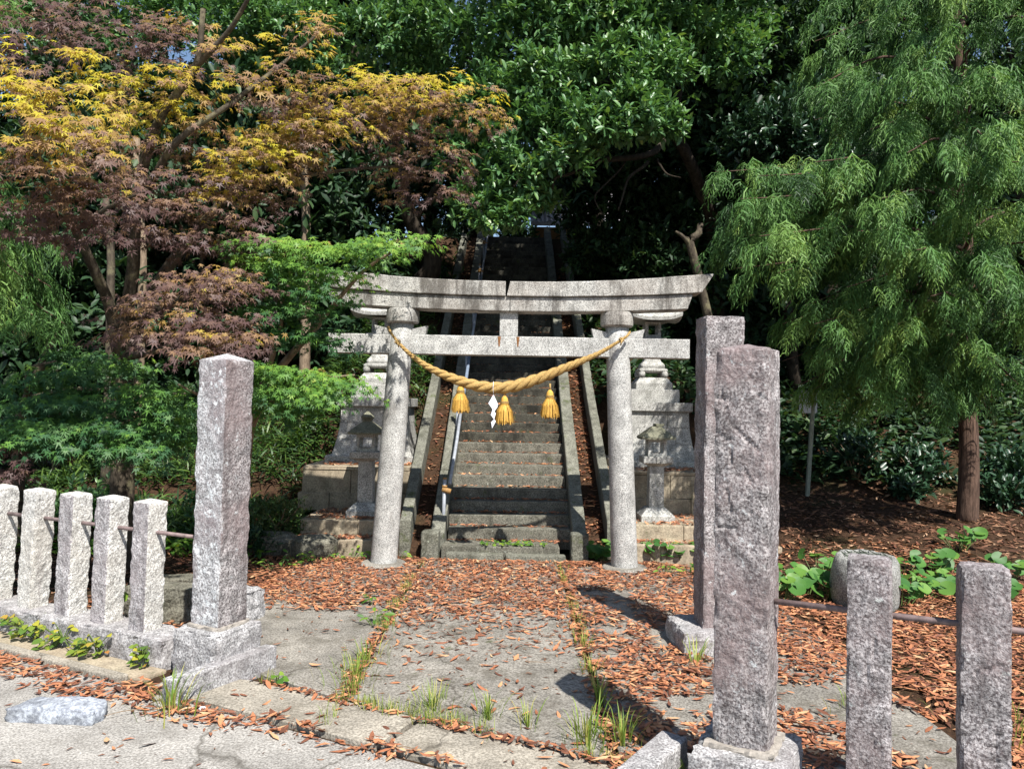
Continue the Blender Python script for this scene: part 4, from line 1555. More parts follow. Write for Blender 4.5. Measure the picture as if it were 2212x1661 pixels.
place('wire_grille', mb.mesh('wire_grille'), 'wire_green', wb)

sp = at(1743, 1060, 11.2)
st_ = at(1757, 890, 11.2)
sg = thing('signboard', 'pale notice board on a slim leaning post under the weeping conifer', 'sign', tuple(sp))
place('post', tube_mesh('post', [sp + Vector((0, 0, -.2)), st_ + Vector((0, 0, .2))], .032, 6, False), 'sign_pole', sg)
ba, bb = at(1720, 848, 11.17), at(1724, 891, 11.17)
cz_ = (ba.z + bb.z) / 2
place('board', bevel_box('board', (ba.x + .17, 11.16, cz_), (.46, .03, .30), R(40), .006), 'sign_white', sg)
place('frame', bevel_box('frame', (ba.x + .17, 11.155, cz_ + .165), (.50, .06, .025), R(40), .004), 'sign_pole', sg)

# ------------------------------------------------------------------ hilltop
E_ = at(1165, 486, 24.0)
hb = thing('shrine_building', 'shrine hall with pale tiled roof and ochre wall at the top of the stairs', 'building', (2.0, 27, TOPZ))
place('wall', bevel_box('wall', (2.9, 26.8, TOPZ + .6), (4.8, 3.0, 2.2), 0, .03), 'wall_ochre', hb)
for (z0, y0, dz, ln) in ((E_.z - .38, 24.6, .25, 5.0), (E_.z + .05, 23.9, 1.6, 5.6)):
    V, F = [], []
    nx_ = 80
    for i in range(nx_ + 1):
        x = 3.3 - ln / 2 + ln * i / nx_
        rdg = .045 * abs(math.sin(i * math.pi / 2.0 / 1.0)) if True else 0
        for j in range(6):
            f = j / 5
            V.append((x, y0 + f * 2.2, z0 + dz * f ** 1.3 + rdg - .12 * f * 0))
            V.append((x, y0 + f * 2.2, z0 + dz * f ** 1.3 - .10))
    for i in range(nx_):
        for j in range(5):
            a, b = i * 12 + j * 2, (i + 1) * 12 + j * 2
            F += [(a, b, b + 2, a + 2), (a + 1, a + 3, b + 3, b + 1)]
        a, b = i * 12, (i + 1) * 12
        F.append((a, a + 1, b + 1, b))
    place('roof', mesh_pd('roof', V, F), 'roof_tile', hb)
gp = thing('stone_gatepost', 'stacked grey stone post at the left of the stair top', 'pillar', (-.98, TOPY + .5, TOPZ))
gx = at(1048, 500, TOPY + .5).x
place('shaft', bevel_box('shaft', (gx, TOPY + .5, TOPZ + .05), (.30, .30, .75), 0, .012), 'lantern_stone', gp)
place('cap_block', bevel_box('cap_block', (gx, TOPY + .5, TOPZ + .62), (.40, .40, .36), 0, .015), 'lantern_stone', gp)
place('cap_roof', bevel_box('cap_roof', (gx + .03, TOPY + .5, TOPZ + .90), (.42, .46, .16), 0, .02, taper=(.6, .6)), 'lantern_stone', gp)
lw = thing('low_stone_wall', 'low grey stone fence across the stair top beside the stacked post', 'wall', (-.4, TOPY + .9, TOPZ))
for k in range(5):
    place('stone', bevel_box('stone', (gx + .35 + k * .19, TOPY + .9, TOPZ - .02), (.15, .15, .40), 0, .012), 'step_stone', lw)


# ================================================================== VEGETATION
def limb(mb, pts, r0, r1, n=9, m=14, wob=.03, seed=0):
    P = smooth_path([tuple(p) for p in pts], m)
    L = sum((Vector(P[i + 1]) - Vector(P[i])).length for i in range(m - 1))
    out = []
    for i, p in enumerate(P):
        v = Vector(p)
        out.append(v + Vector((noise.noise(v * 1.7 + Vector((seed, 0, 0))), noise.noise(v * 1.7 + Vector((0, seed, 5))), 0)) * wob * (1 if 0 < i else 0))
    rad = [r0 + (r1 - r0) * (i / (m - 1)) ** .8 for i in range(m)]
    tube(mb, out, rad, n)
    return out


def gp3(x, y, dz=-.1):
    return Vector((x, y, ground_z(x, y) + dz))


# ---------------------------------------- autumn maple (left)
base = gp3(-4.05, 8.1)
t = thing('maple_tree', 'large maple with yellow, orange and purple-brown leaves spreading over the left', 'tree', tuple(base))
mb = MB()
fork = at(262, 770, 7.9)
limb(mb, [base, at(264, 950, 8.05), fork], .135, .095, 12, seed=1)
place('trunk', mb.mesh('trunk', True), 'bark_maple', t)
for k, (pts, r0, r1) in enumerate((
        ([fork, at(230, 650, 7.7), at(165, 500, 7.2), at(100, 380, 6.6), at(40, 260, 6.0)], .075, .02),
        ([fork, at(285, 600, 7.6), at(300, 430, 7.2), at(340, 270, 6.9), at(420, 150, 6.8), at(440, 20, 6.7)], .08, .022),
        ([fork, at(300, 690, 7.8), at(375, 560, 7.7), at(500, 420, 7.7), at(640, 320, 7.9), at(850, 240, 8.2), at(1040, 225, 8.4)], .085, .015),
        ([at(300, 690, 7.8), at(400, 640, 7.4), at(455, 600, 7.2), at(540, 540, 7.2)], .055, .012),
        ([fork, at(330, 760, 7.6), at(430, 720, 7.3), at(520, 690, 7.2)], .05, .012),
        ([at(300, 430, 7.2), at(390, 300, 6.8), at(520, 210, 6.9), at(640, 110, 7.2), at(700, 60, 7.3)], .04, .010),
        ([at(165, 500, 7.2), at(230, 450, 6.7), at(320, 410, 6.3)], .03, .008),
        ([at(500, 420, 7.7), at(660, 380, 8.2), at(860, 360, 8.6), at(960, 380, 8.8)], .03, .008),
        ([at(420, 150, 6.8), at(500, 60, 6.6), at(560, -40, 6.4)], .03, .014))):
    mb = MB()
    limb(mb, pts, r0, r1, 8, 18, seed=k + 3)
    place('limb', mb.mesh('limb', True), 'bark_maple', t)
pads = []
A_ = pads.append
for (px, py, Y, rx, ry, hue) in (
        # yellow crown front
        (60, 150, 5.6, 95, 30, .95), (170, 145, 5.8, 80, 28, .92), (40, 215, 5.4, 90, 30, .95), (160, 215, 5.5, 95, 32, .90), (270, 180, 5.9, 80, 26, .92),
        (60, 280, 5.3, 95, 28, .85), (190, 280, 5.4, 100, 30, .82), (310, 245, 5.8, 80, 28, .85), (380, 190, 6.3, 70, 25, .92), (450, 170, 6.5, 60, 26, .88),
        (520, 130, 6.9, 55, 24, .75), (440, 250, 6.4, 80, 26, .72), (545, 205, 7.0, 55, 20, .60), (620, 120, 7.1, 60, 26, .78), (690, 70, 7.3, 38, 28, .80), (660, 170, 7.2, 55, 22, .70),
        # arm towards the right
        (620, 230, 7.5, 55, 20, .66), (700, 215, 7.8, 60, 22, .85), (790, 185, 8.0, 65, 22, .95), (870, 182, 8.2, 65, 22, .95), (950, 185, 8.3, 60, 24, .88), (1010, 205, 8.4, 55, 28, .82), (1060, 232, 8.4, 42, 24, .78),
        (980, 245, 8.4, 70, 18, .60), (880, 240, 8.2, 80, 20, .62), (780, 238, 8.0, 70, 20, .75), (690, 265, 7.7, 66, 22, .90), (650, 290, 7.6, 66, 22, .92), (670, 275, 7.5, 70, 14, .84), (620, 300, 7.4, 70, 14, .84), (570, 330, 7.2, 66, 14, .8), (530, 362, 7.1, 60, 14, .76), (740, 250, 7.7, 70, 14, .84), (830, 205, 8.0, 80, 14, .86), (920, 195, 8.1, 80, 14, .86), (600, 315, 7.5, 64, 22, .92), (555, 345, 7.3, 60, 22, .88), (510, 380, 7.2, 56, 22, .80), (490, 410, 7.2, 50, 18, .7),
        (640, 345, 7.8, 50, 18, .55), (580, 390, 7.6, 50, 20, .52), (860, 290, 8.4, 60, 24, .40), (930, 320, 8.6, 55, 24, .36), (980, 350, 8.7, 38, 20, .42), (920, 380, 8.7, 48, 26, .32), (870, 420, 8.7, 40, 24, .28), (950, 415, 8.8, 40, 20, .38), (840, 350, 8.5, 40, 24, .36),
        # brown-purple middle
        (50, 340, 5.3, 95, 26, .58), (170, 335, 5.4, 95, 26, .52), (290, 310, 5.7, 80, 26, .55), (390, 310, 6.2, 75, 24, .50), 
        (60, 395, 5.4, 95, 26, .25), (180, 390, 5.5, 90, 26, .30), (300, 375, 5.9, 85, 26, .34), (410, 380, 6.4, 70, 26, .35), (90, 450, 5.5, 85, 26, .10), (210, 440, 5.8, 85, 26, .16), (330, 440, 6.3, 80, 26, .22), (440, 450, 6.9, 70, 26, .30),
        (40, 490, 5.6, 70, 20, .08), (170, 490, 6.0, 80, 20, .12), (300, 500, 6.6, 80, 22, .14), (420, 510, 7.0, 70, 22, .20), (520, 470, 7.3, 55, 26, .30), (560, 515, 7.3, 42, 16, .22), (500, 535, 7.3, 60, 16, .18), (540, 430, 7.4, 45, 22, .36),
        # lower arms
        (420, 600, 6.9, 60, 18, .42), (490, 580, 6.9, 55, 18, .34), (380, 640, 6.7, 60, 20, .30), (470, 630, 6.8, 60, 20, .26), (320, 700, 6.5, 60, 18, .32), (285, 718, 6.4, 50, 14, .26), (420, 690, 6.6, 60, 18, .26), (500, 680, 6.8, 50, 18, .28), (530, 620, 7.0, 40, 24, .22), (350, 670, 6.6, 60, 14, .36), (450, 600, 6.8, 60, 12, .45),
        (490, 725, 6.6, 62, 14, .42), (420, 755, 6.5, 50, 14, .36), (380, 720, 6.5, 50, 16, .28), (540, 715, 6.7, 40, 12, .40),
        # dark top
        (40, 60, 6.4, 90, 40, .12), (150, 70, 6.6, 80, 36, .16), (260, 90, 6.8, 80, 34, .20), (350, 100, 7.0, 60, 30, .30), (60, 0, 6.6, 90, 34, .12), (220, 20, 7.2, 90, 34, .18), (20, 110, 6.0, 60, 24, .25), (400, 60, 7.2, 50, 30, .45), (470, 90, 7.2, 40, 26, .60),
        (30, 960, 6.6, 70, 24, .06), (20, 1010, 6.5, 60, 20, .05)):
    if 230 <= px < 560 and py < 540 and Y < 7.0:
        Y = 7.0
    A_((px, py, Y, rx, ry, hue))
fan_sprays(pads, .060, 'leaf_maple_autumn', 'crown', t, dens=.84, leaves=16, autumn=True, flat=.5)

# ---------------------------------------- green maple
base = gp3(-2.95, 8.35)
t = thing('maple_tree', 'green-leaved maple leaning over the left end of the torii', 'tree', tuple(base))
f1 = at(556, 880, 8.0)
mb = MB()
limb(mb, [base, at(530, 960, 8.2), f1], .085, .07, 10, seed=21)
place('trunk', mb.mesh('trunk', True), 'bark_pale', t)
for k, (pts, r0, r1) in enumerate((([f1, at(600, 800, 8.0), at(660, 730, 7.9), at(720, 660, 7.7), at(790, 580, 7.5), at(900, 515, 7.4)], .055, .01),
                                   ([f1, at(590, 760, 7.9), at(610, 680, 7.7), at(590, 560, 7.5)], .045, .01),
                                   ([at(600, 800, 8.0), at(700, 690, 7.9), at(640, 690, 7.9)], .03, .01),
                                   ([f1, at(620, 850, 7.7), at(700, 820, 7.5), at(770, 810, 7.4)], .032, .008),
                                   ([f1, at(450, 860, 7.6), at(380, 830, 7.3)], .03, .01))):
    mb = MB()
    limb(mb, pts, r0, r1, 8, 14, seed=k + 31)
    place('limb', mb.mesh('limb', True), 'bark_pale', t)
pads = [(530, 535, 7.4, 55, 18, .62), (590, 525, 7.4, 60, 20, .66), (660, 530, 7.4, 60, 20, .68), (730, 540, 7.4, 60, 18, .66), (800, 535, 7.4, 55, 16, .64), (870, 517, 7.4, 48, 12, .66),
        (560, 570, 7.4, 50, 16, .60), (640, 575, 7.4, 60, 18, .55), (720, 590, 7.4, 60, 16, .58), (620, 620, 7.5, 55, 18, .42), (690, 635, 7.5, 36, 14, .42),
        (590, 665, 7.6, 50, 18, .30), (670, 670, 7.6, 50, 18, .30), (640, 720, 7.7, 45, 18, .22), (700, 720, 7.7, 36, 16, .20), (560, 790, 7.4, 45, 14, .50), (620, 800, 7.4, 55, 14, .60), (690, 805, 7.4, 55, 14, .62), (745, 825, 7.4, 36, 14, .60),
        (600, 835, 7.4, 50, 14, .48), (680, 845, 7.4, 50, 12, .48), (590, 875, 7.5, 40, 12, .40), (640, 870, 7.5, 36, 12, .40), (560, 840, 7.4, 40, 14, .45)]
fan_sprays(pads, .056, 'leaf_maple_green', 'crown', t, dens=1.55, leaves=17, flat=.55)

# ---------------------------------------- shaded green maple (left)
base = gp3(-5.6, 8.9)
t = thing('maple_tree', 'shaded blue-green maple spreading low behind the pale fence posts', 'tree', tuple(base))
f1 = at(60, 860, 8.4)
mb = MB()
limb(mb, [base, at(40, 960, 8.7), f1, at(120, 720, 8.1)], .08, .04, 9, seed=41)
place('trunk', mb.mesh('trunk', True), 'bark_maple', t)
for k, pts in enumerate(([f1, at(160, 840, 7.6), at(300, 850, 7.1), at(400, 850, 6.9)], [f1, at(140, 920, 7.4), at(260, 930, 7.0), at(370, 930, 6.9)], [f1, at(60, 800, 7.0), at(120, 780, 6.5)])):
    mb = MB()
    limb(mb, pts, .03, .008, 7, 12, seed=k + 44)
    place('limb', mb.mesh('limb', True), 'bark_maple', t)
pads = [(50, 820, 6.8, 80, 16, .22), (140, 800, 6.9, 70, 16, .22), (230, 780, 7.0, 60, 16, .25), (300, 830, 7.0, 60, 16, .25), (370, 850, 6.9, 50, 16, .45), (330, 870, 6.8, 55, 14, .35), (60, 870, 6.6, 80, 16, .25), (160, 860, 6.7, 70, 16, .2), (240, 860, 6.8, 60, 16, .2),
        (70, 915, 6.5, 80, 16, .30), (170, 910, 6.6, 80, 16, .25), (260, 910, 6.7, 70, 16, .22), (350, 925, 6.8, 60, 14, .25), (110, 945, 6.5, 80, 12, .25), (220, 950, 6.6, 60, 12, .2), (310, 955, 6.7, 60, 12, .2), (390, 890, 6.9, 36, 14, .4), (200, 760, 7.2, 60, 18, .2), (380, 950, 6.9, 40, 12, .3)]
fan_sprays(pads, .058, 'leaf_maple_green', 'crown', t, dens=1.5, leaves=18)


# ---------------------------------------- weeping conifers
def conifer(trunk_pts, r0, r1, branches, label, spray=.46, dens=1.0, seed=0):
    t = thing('weeping_conifer', label, 'tree', tuple(trunk_pts[0]))
    mb = MB()
    P = limb(mb, trunk_pts, r0, r1, 16, 30, .02, seed)
    place('trunk', mb.mesh('trunk', True), 'bark_conifer', t)
    parts = []
    for (a, b, wid, nn, lift) in branches:
        a, b = Vector(a), Vector(b)
        m_ = (a + b) / 2 + Vector((0, 0, lift))
        path_ = [Vector(p) for p in smooth_path([a, m_, b], 12)]
        bm_ = MB()
        tube(bm_, path_, [.028 - .024 * i / 11 for i in range(12)], 6)
        place('branch', bm_.mesh('branch', True), 'bark_conifer', t)
        nS = int(nn * dens)
        nc = max(4, nS // 9)
        ci = rng.integers(0, nc, nS)
        uc = np.sqrt(rng.uniform(.06, 1, nc))
        u = np.clip(uc[ci] + rng.normal(size=nS) * .035, .02, 1)
        lc = rng.normal(size=nc)
        idx = u * 11
        i0 = np.minimum(idx.astype(int), 10)
        fr = (idx - i0)[:, None]
        PA = np.array([tuple(p) for p in path_])
        Pb = PA[i0] * (1 - fr) + PA[i0 + 1] * fr
        dirv = unit(np.array(b - a))
        side = unit(np.cross(dirv, np.array([0, 0, 1.0])))
        lat = (lc[ci] * wid * (1 - .45 * u) + rng.normal(size=nS) * .05)[:, None]
        Pb = Pb + side * lat + np.array([0, 0, 1]) * (-(lat ** 2) * .5 + rng.normal(size=(nS, 1)) * .06)
        out = unit(dirv * .6 + side * np.sign(lat) * .55 + rand_unit(nS) * .45)
        out[:, 2] = 0
        T = unit(out)
        Rm = frames(T, np.tile(np.array([0, 0, 1.0]), (nS, 1)) + rand_unit(nS) * .18)
        S = spray * rng.uniform(.4, 1.2, nS) * (1.1 - .35 * u)
        lc2 = rng.normal(size=nc)
        for k in range(5):
            msk = (np.arange(nS) % 5) == k
            if msk.sum():
                rn = np.clip(rng.normal(.5, .13, msk.sum()) + (lc2[ci] * .2)[msk], 0, .95)
                rn[rng.uniform(size=len(rn)) < .004] = 1.0
                parts.append(scatter(CONIFER[k], Pb[msk], Rm[msk], S[msk], {'rnd': rn}))
    V, F, A = join_np(parts)
    place('foliage', mesh_np('foliage', V, F, A), 'leaf_conifer', t, 'stuff')


tb = at(2090, 1118, 10.1)
tb.z = ground_z(tb.x, tb.y) - .12
TP = [tb, at(2093, 950, 10.1), at(2088, 700, 10.1), at(2080, 400, 10.1), at(2070, 50, 10.1), at(2060, -350, 10.1)]
br = []
tz = lambda py: at(2085, py, 10.1)
for (py, ex, ey, eY, wid, nn, lift) in (
        (470, 1545, 372, 8.3, .34, 150, .35), (480, 1640, 380, 8.0, .36, 130, .30), (520, 1560, 520, 8.6, .30, 90, .25), (430, 1760, 350, 7.8, .40, 130, .3), (560, 1680, 590, 8.2, .32, 130, .25), (540, 1580, 470, 8.5, .32, 120, .25), (560, 1610, 540, 8.4, .32, 110, .2), (640, 1690, 700, 8.7, .3, 90, .2), (690, 1780, 800, 8.6, .3, 80, .15), (660, 1760, 700, 8.2, .3, 100, .15), (600, 1740, 660, 8.4, .32, 90, .2),
        (300, 1850, 200, 8.4, .40, 130, .4), (330, 1880, 280, 7.8, .42, 140, .3), (200, 1740, 200, 8.8, .36, 130, .45), (120, 1760, 90, 9.0, .38, 130, .4), (60, 1800, 0, 9.0, .40, 130, .4), (0, 1860, -60, 9.0, .4, 110, .4), (250, 1960, 160, 7.6, .42, 130, .3),
        (380, 1960, 330, 7.4, .42, 140, .3), (480, 1900, 430, 7.6, .42, 140, .25), (560, 1850, 500, 7.8, .40, 130, .2), (620, 1830, 620, 7.9, .36, 110, .2), (660, 1780, 760, 8.3, .34, 90, .2), (700, 1850, 780, 8.5, .34, 90, .15), (690, 1940, 700, 8.0, .36, 110, .15),
        (600, 1980, 540, 7.4, .40, 130, .2), (680, 2010, 640, 7.8, .36, 110, .15), (150, 2080, 60, 7.6, .42, 120, .3), (260, 2150, 170, 7.5, .42, 130, .3), (360, 2120, 290, 7.3, .42, 130, .25), (450, 2200, 350, 7.3, .42, 130, .25), (540, 2160, 450, 7.4, .42, 130, .2),
        (620, 2240, 520, 7.4, .40, 130, .2), (700, 2180, 620, 7.8, .38, 110, .15), (740, 2090, 740, 8.3, .34, 100, .12), (720, 2260, 700, 8.2, .38, 100, .12), (780, 2140, 820, 9.0, .24, 60, .08), (760, 1960, 800, 8.6, .34, 90, .12), (720, 1730, 830, 8.9, .26, 60, .15),
        (40, 2000, -40, 7.8, .42, 110, .3), (20, 2200, -30, 7.8, .42, 120, .3), (120, 2280, 60, 8.0, .4, 110, .3), (330, 2300, 260, 8.0, .4, 110, .3), (770, 2060, 850, 9.2, .2, 60, .06), (740, 1850, 840, 8.7, .32, 80, .12), (760, 1920, 860, 8.9, .3, 70, .1), (780, 2010, 870, 9.0, .26, 60, .08), (790, 2130, 880, 9.3, .2, 50, .06), (700, 1690, 780, 9.0, .28, 70, .15), (720, 1760, 840, 9.2, .28, 70, .12), (520, 1600, 430, 7.8, .34, 110, .3), (560, 1640, 510, 7.6, .34, 100, .25), (600, 1590, 580, 8.0, .3, 90, .2), (430, 1630, 400, 8.9, .36, 110, .3), (450, 1700, 430, 9.2, .36, 100, .3), (300, 1760, 260, 9.0, .38, 110, .35), (760, 2200, 830, 8.8, .3, 70, .1), (300, 2000, 300, 11.8, .5, 110, .2), (500, 2250, 480, 11.6, .5, 110, .2), (150, 1900, 120, 11.4, .5, 110, .2), (620, 1900, 640, 11.4, .45, 90, .2)):
    br.append((tz(py), at(ex, ey, eY), wid, nn, lift))
conifer(TP, .138, .06, br, 'large weeping conifer with drooping green sprays and red-brown trunk at the right', spray=.48, dens=.85, seed=3)

lb = gp3(-5.55, 7.3)
br = []
l0 = lambda py: at(-130, py, 7.2)
for (py, ex, ey, eY, wid, nn, lift) in ((480, 90, 520, 6.6, .28, 60, .2), (540, 50, 600, 6.4, .28, 60, .15), (560, 110, 620, 6.7, .24, 50, .15), (600, 140, 700, 6.7, .26, 60, .15), (620, 70, 680, 6.4, .26, 60, .12), (520, 20, 540, 6.3, .28, 50, .2), (400, 0, 430, 6.5, .3, 50, .2)):
    br.append((l0(py), at(ex, ey, eY), wid, nn, lift))
for (py, ex, ey, eY) in ((350, -420, 330, 7.6), (200, -400, 180, 7.0), (120, -330, 80, 8.4), (20, -60, -40, 8.6), (-60, -380, -100, 7.4), (60, -160, 20, 9.0), (500, -420, 500, 7.0), (640, -400, 700, 7.8), (250, -130, 230, 9.2)):
    br.append((l0(py), at(ex, ey, eY), .32, 70, .2))
conifer([lb, at(-140, 900, 7.25), at(-135, 500, 7.2), at(-130, -100, 7.2)], .13, .06, br, 'weeping conifer branch end hanging at the left edge behind the purple leaves', spray=.44, seed=9)


# ---------------------------------------- broadleaf evergreens
def evergreen(name, label, base, limbs, lobes, mat, size, per_m2, bark='bark_dark', group=None, n_leaf=7, shell=.55, r0=.16):
    t = thing(name, label, 'tree', tuple(base), group)
    for k, (pts, a, b) in enumerate(limbs):
        mb = MB()
        limb(mb, pts, a, b, 9, 16, seed=k + int(abs(base[0]) * 7), wob=.05)
        place('trunk' if k == 0 else 'limb', mb.mesh('trunk', True), bark, t)
    broadleaf_crown('crown', lobes, t, mat, size, per_m2, n_leaf, shell)
    return t


b0 = gp3(3.9, 14.6)
evergreen('evergreen_tree', 'glossy broad-leaved evergreen overhanging the stairs above the torii', b0,
          [([b0, at(1545, 560, 14.4), at(1520, 420, 13.6), at(1450, 280, 12.8), at(1330, 160, 12.2), at(1200, 60, 12.0)], .17, .05),
           ([at(1450, 280, 12.8), at(1400, 335, 12.0), at(1290, 345, 11.4), at(1160, 360, 11.2), at(1090, 420, 11.2)], .07, .015),
           ([at(1450, 280, 12.8), at(1480, 180, 12.6), at(1560, 60, 12.8)], .07, .02),
           ([at(1330, 180, 12), at(1150, 170, 12.2), at(1000, 120, 12.6)], .06, .015),
           ([at(1290, 345, 11.4), at(1240, 375, 11.2), at(1205, 385, 11.1), at(1198, 410, 11.1)], .035, .012),
           ([at(1400, 350, 12.0), at(1365, 380, 11.6), at(1350, 420, 11.4), at(1335, 455, 11.3)], .03, .010),
           ([at(1350, 350, 11.8), at(1310, 400, 11.5), at(1290, 430, 11.4), at(1310, 470, 11.4)], .018, .006),
           ([at(1420, 345, 12.0), at(1440, 375, 11.8), at(1470, 385, 11.8)], .022, .006)],
          [px_lobe(1075, 450, 11.1, 70, 58), px_lobe(1120, 390, 11.2, 85, 80), px_lobe(1210, 340, 11.0, 85, 60), px_lobe(1150, 290, 11.3, 110, 80), px_lobe(1270, 270, 10.9, 100, 75), px_lobe(1370, 250, 10.9, 95, 80), px_lobe(1430, 270, 11.0, 60, 55),
           px_lobe(1180, 180, 11.4, 130, 75), px_lobe(1310, 160, 11.2, 120, 80), px_lobe(1420, 150, 11.4, 100, 75), px_lobe(1060, 220, 12.0, 90, 80), px_lobe(1040, 90, 12.4, 110, 80), px_lobe(1170, 60, 12.0, 130, 80), px_lobe(1310, 40, 11.8, 130, 80), px_lobe(1450, 50, 12.0, 110, 70),
           px_lobe(1560, 120, 12.6, 100, 90), px_lobe(1600, 30, 12.8, 90, 70), px_lobe(1250, -40, 12.2, 200, 60), px_lobe(1020, 440, 11.8, 55, 60), px_lobe(1170, 430, 11.6, 55, 40), px_lobe(1110, 465, 11.0, 60, 38), px_lobe(1060, 480, 11.0, 45, 30), px_lobe(1000, 330, 12.2, 70, 70),
           px_lobe(1200, -160, 11.6, 190, 90), px_lobe(1450, -120, 11.6, 180, 90), px_lobe(1300, -290, 11.8, 230, 100), px_lobe(1560, -260, 12.2, 180, 110), px_lobe(1060, -250, 12.2, 170, 110), px_lobe(1350, -430, 12.4, 260, 100), px_lobe(1640, -120, 12.8, 130, 110)],
          'leaf_evergreen', .13, 66)
b0 = gp3(-2.9, 14.2)
evergreen('evergreen_tree', 'broad-leaved evergreen with dark leaning trunk left of the stairs behind the maple arm', b0,
          [([b0, at(930, 590, 14.1), at(890, 480, 13.8), at(840, 300, 13.4), at(760, 100, 13)], .24, .08),
           ([at(840, 300, 13.4), at(900, 170, 13.2), at(960, 60, 13)], .09, .03),
           ([at(890, 480, 13.8), at(960, 380, 13.6), at(1000, 300, 13.5)], .07, .02),
           ([at(760, 160, 13.1), at(640, 90, 12.6)], .07, .02)],
          [px_lobe(900, 60, 12.6, 110, 80), px_lobe(790, 70, 12.4, 110, 85), px_lobe(690, 140, 12.2, 70, 60), px_lobe(620, 50, 12.0, 100, 70), px_lobe(520, 40, 12.0, 100, 70), px_lobe(900, 140, 12.8, 80, 60), px_lobe(560, 130, 12.3, 70, 60), px_lobe(470, 100, 12.2, 60, 60), px_lobe(380, 40, 12.6, 90, 70), px_lobe(290, 60, 12.8, 90, 70), px_lobe(180, 30, 13, 100, 70), px_lobe(60, 40, 13, 100, 80), px_lobe(300, -60, 12.8, 160, 70)],
          'leaf_evergreen', .115, 66)
b0 = gp3(-1.9, 16.6)
evergreen('evergreen_tree', 'dark evergreen close beside the upper stairs at their left', b0,
          [([b0, at(930, 420, 16.4), at(920, 250, 16)], .2, .08)],
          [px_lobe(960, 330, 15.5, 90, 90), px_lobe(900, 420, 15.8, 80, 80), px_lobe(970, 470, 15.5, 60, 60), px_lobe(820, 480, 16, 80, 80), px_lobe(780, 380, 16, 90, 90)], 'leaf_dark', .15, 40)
b0 = gp3(5.3, 14.3)
evergreen('camellia_tree', 'dark glossy camellia between the evergreen and the weeping conifer', b0,
          [([b0, at(1680, 500, 14.0), at(1690, 400, 13.4), at(1670, 300, 12.8)], .12, .04), ([at(1690, 400, 13.4), at(1640, 320, 12.9), at(1600, 300, 12.8)], .05, .02)],
          [px_lobe(1660, 290, 12.2, 105, 70), px_lobe(1740, 330, 12.3, 90, 75), px_lobe(1620, 340, 12.5, 70, 55), px_lobe(1700, 390, 12.6, 110, 55), px_lobe(1760, 230, 12.6, 90, 80), px_lobe(1830, 420, 12.8, 110, 80)], 'leaf_camellia', .13, 70, bark='bark_dark')
b0 = gp3(2.6, 16.8)
evergreen('evergreen_tree', 'dark bushy evergreen hugging the right side of the upper stairs', b0, [([b0, at(1280, 480, 16.6), at(1290, 380, 16.4)], .12, .04)],
          [px_lobe(1240, 470, 15.6, 45, 50), px_lobe(1290, 440, 15.6, 70, 60), px_lobe(1370, 450, 15.4, 80, 70), px_lobe(1300, 530, 14.8, 80, 50), px_lobe(1400, 550, 14.2, 80, 60), px_lobe(1250, 400, 16, 60, 50), px_lobe(1450, 450, 15, 80, 70), px_lobe(1240, 560, 14.6, 30, 40)], 'leaf_dark', .15, 44)
b0 = gp3(-.6, 23.5)
evergreen('evergreen_tree', 'dark evergreen standing behind the top of the stairs', b0, [([b0, at(1050, 420, 23.4), at(1060, 300, 23)], .16, .05)],
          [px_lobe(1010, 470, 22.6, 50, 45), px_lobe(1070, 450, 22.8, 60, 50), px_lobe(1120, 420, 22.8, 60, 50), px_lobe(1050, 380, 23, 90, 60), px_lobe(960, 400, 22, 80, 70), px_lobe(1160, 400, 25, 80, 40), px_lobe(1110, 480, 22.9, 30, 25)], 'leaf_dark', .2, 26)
for (px, lb) in ((962, 'dark hilltop bush left of the stair top'), (1118, 'dark hilltop bush right behind the top step')):
    q = at(px, 520, 20.6)
    t = thing('hilltop_bush', lb, 'shrub', (q.x, 20.6, TOPZ))
    mb = MB()
    tube(mb, [(q.x, 20.6, TOPZ - .3), (q.x + .05, 20.6, TOPZ + .3)], .03, 6)
    place('stem', mb.mesh('stem'), 'bark_dark', t)
    broadleaf_crown('crown', [((q.x, 20.6, TOPZ + .25), (.62, .5, .42))], t, 'leaf_dark', .13, 90)
# pale forked trunk on the right slope
b0 = gp3(3.75, 12.6)
t = thing('bare_forked_trunk', 'pale forked bare trunk on the dark slope right of the torii', 'tree', tuple(b0))
for k, (pts, a, b) in enumerate((([b0, at(1500, 560, 12.6), at(1495, 520, 12.6), at(1510, 505, 12.6), at(1514, 485, 12.7)], .085, .05), ([at(1497, 535, 12.6), at(1475, 510, 12.5), at(1460, 500, 12.5)], .045, .02))):
    mb = MB()
    limb(mb, pts, a, b, 9, 14, seed=k + 70)
    place('trunk' if k == 0 else 'limb', mb.mesh('trunk', True), 'bark_maple', t)

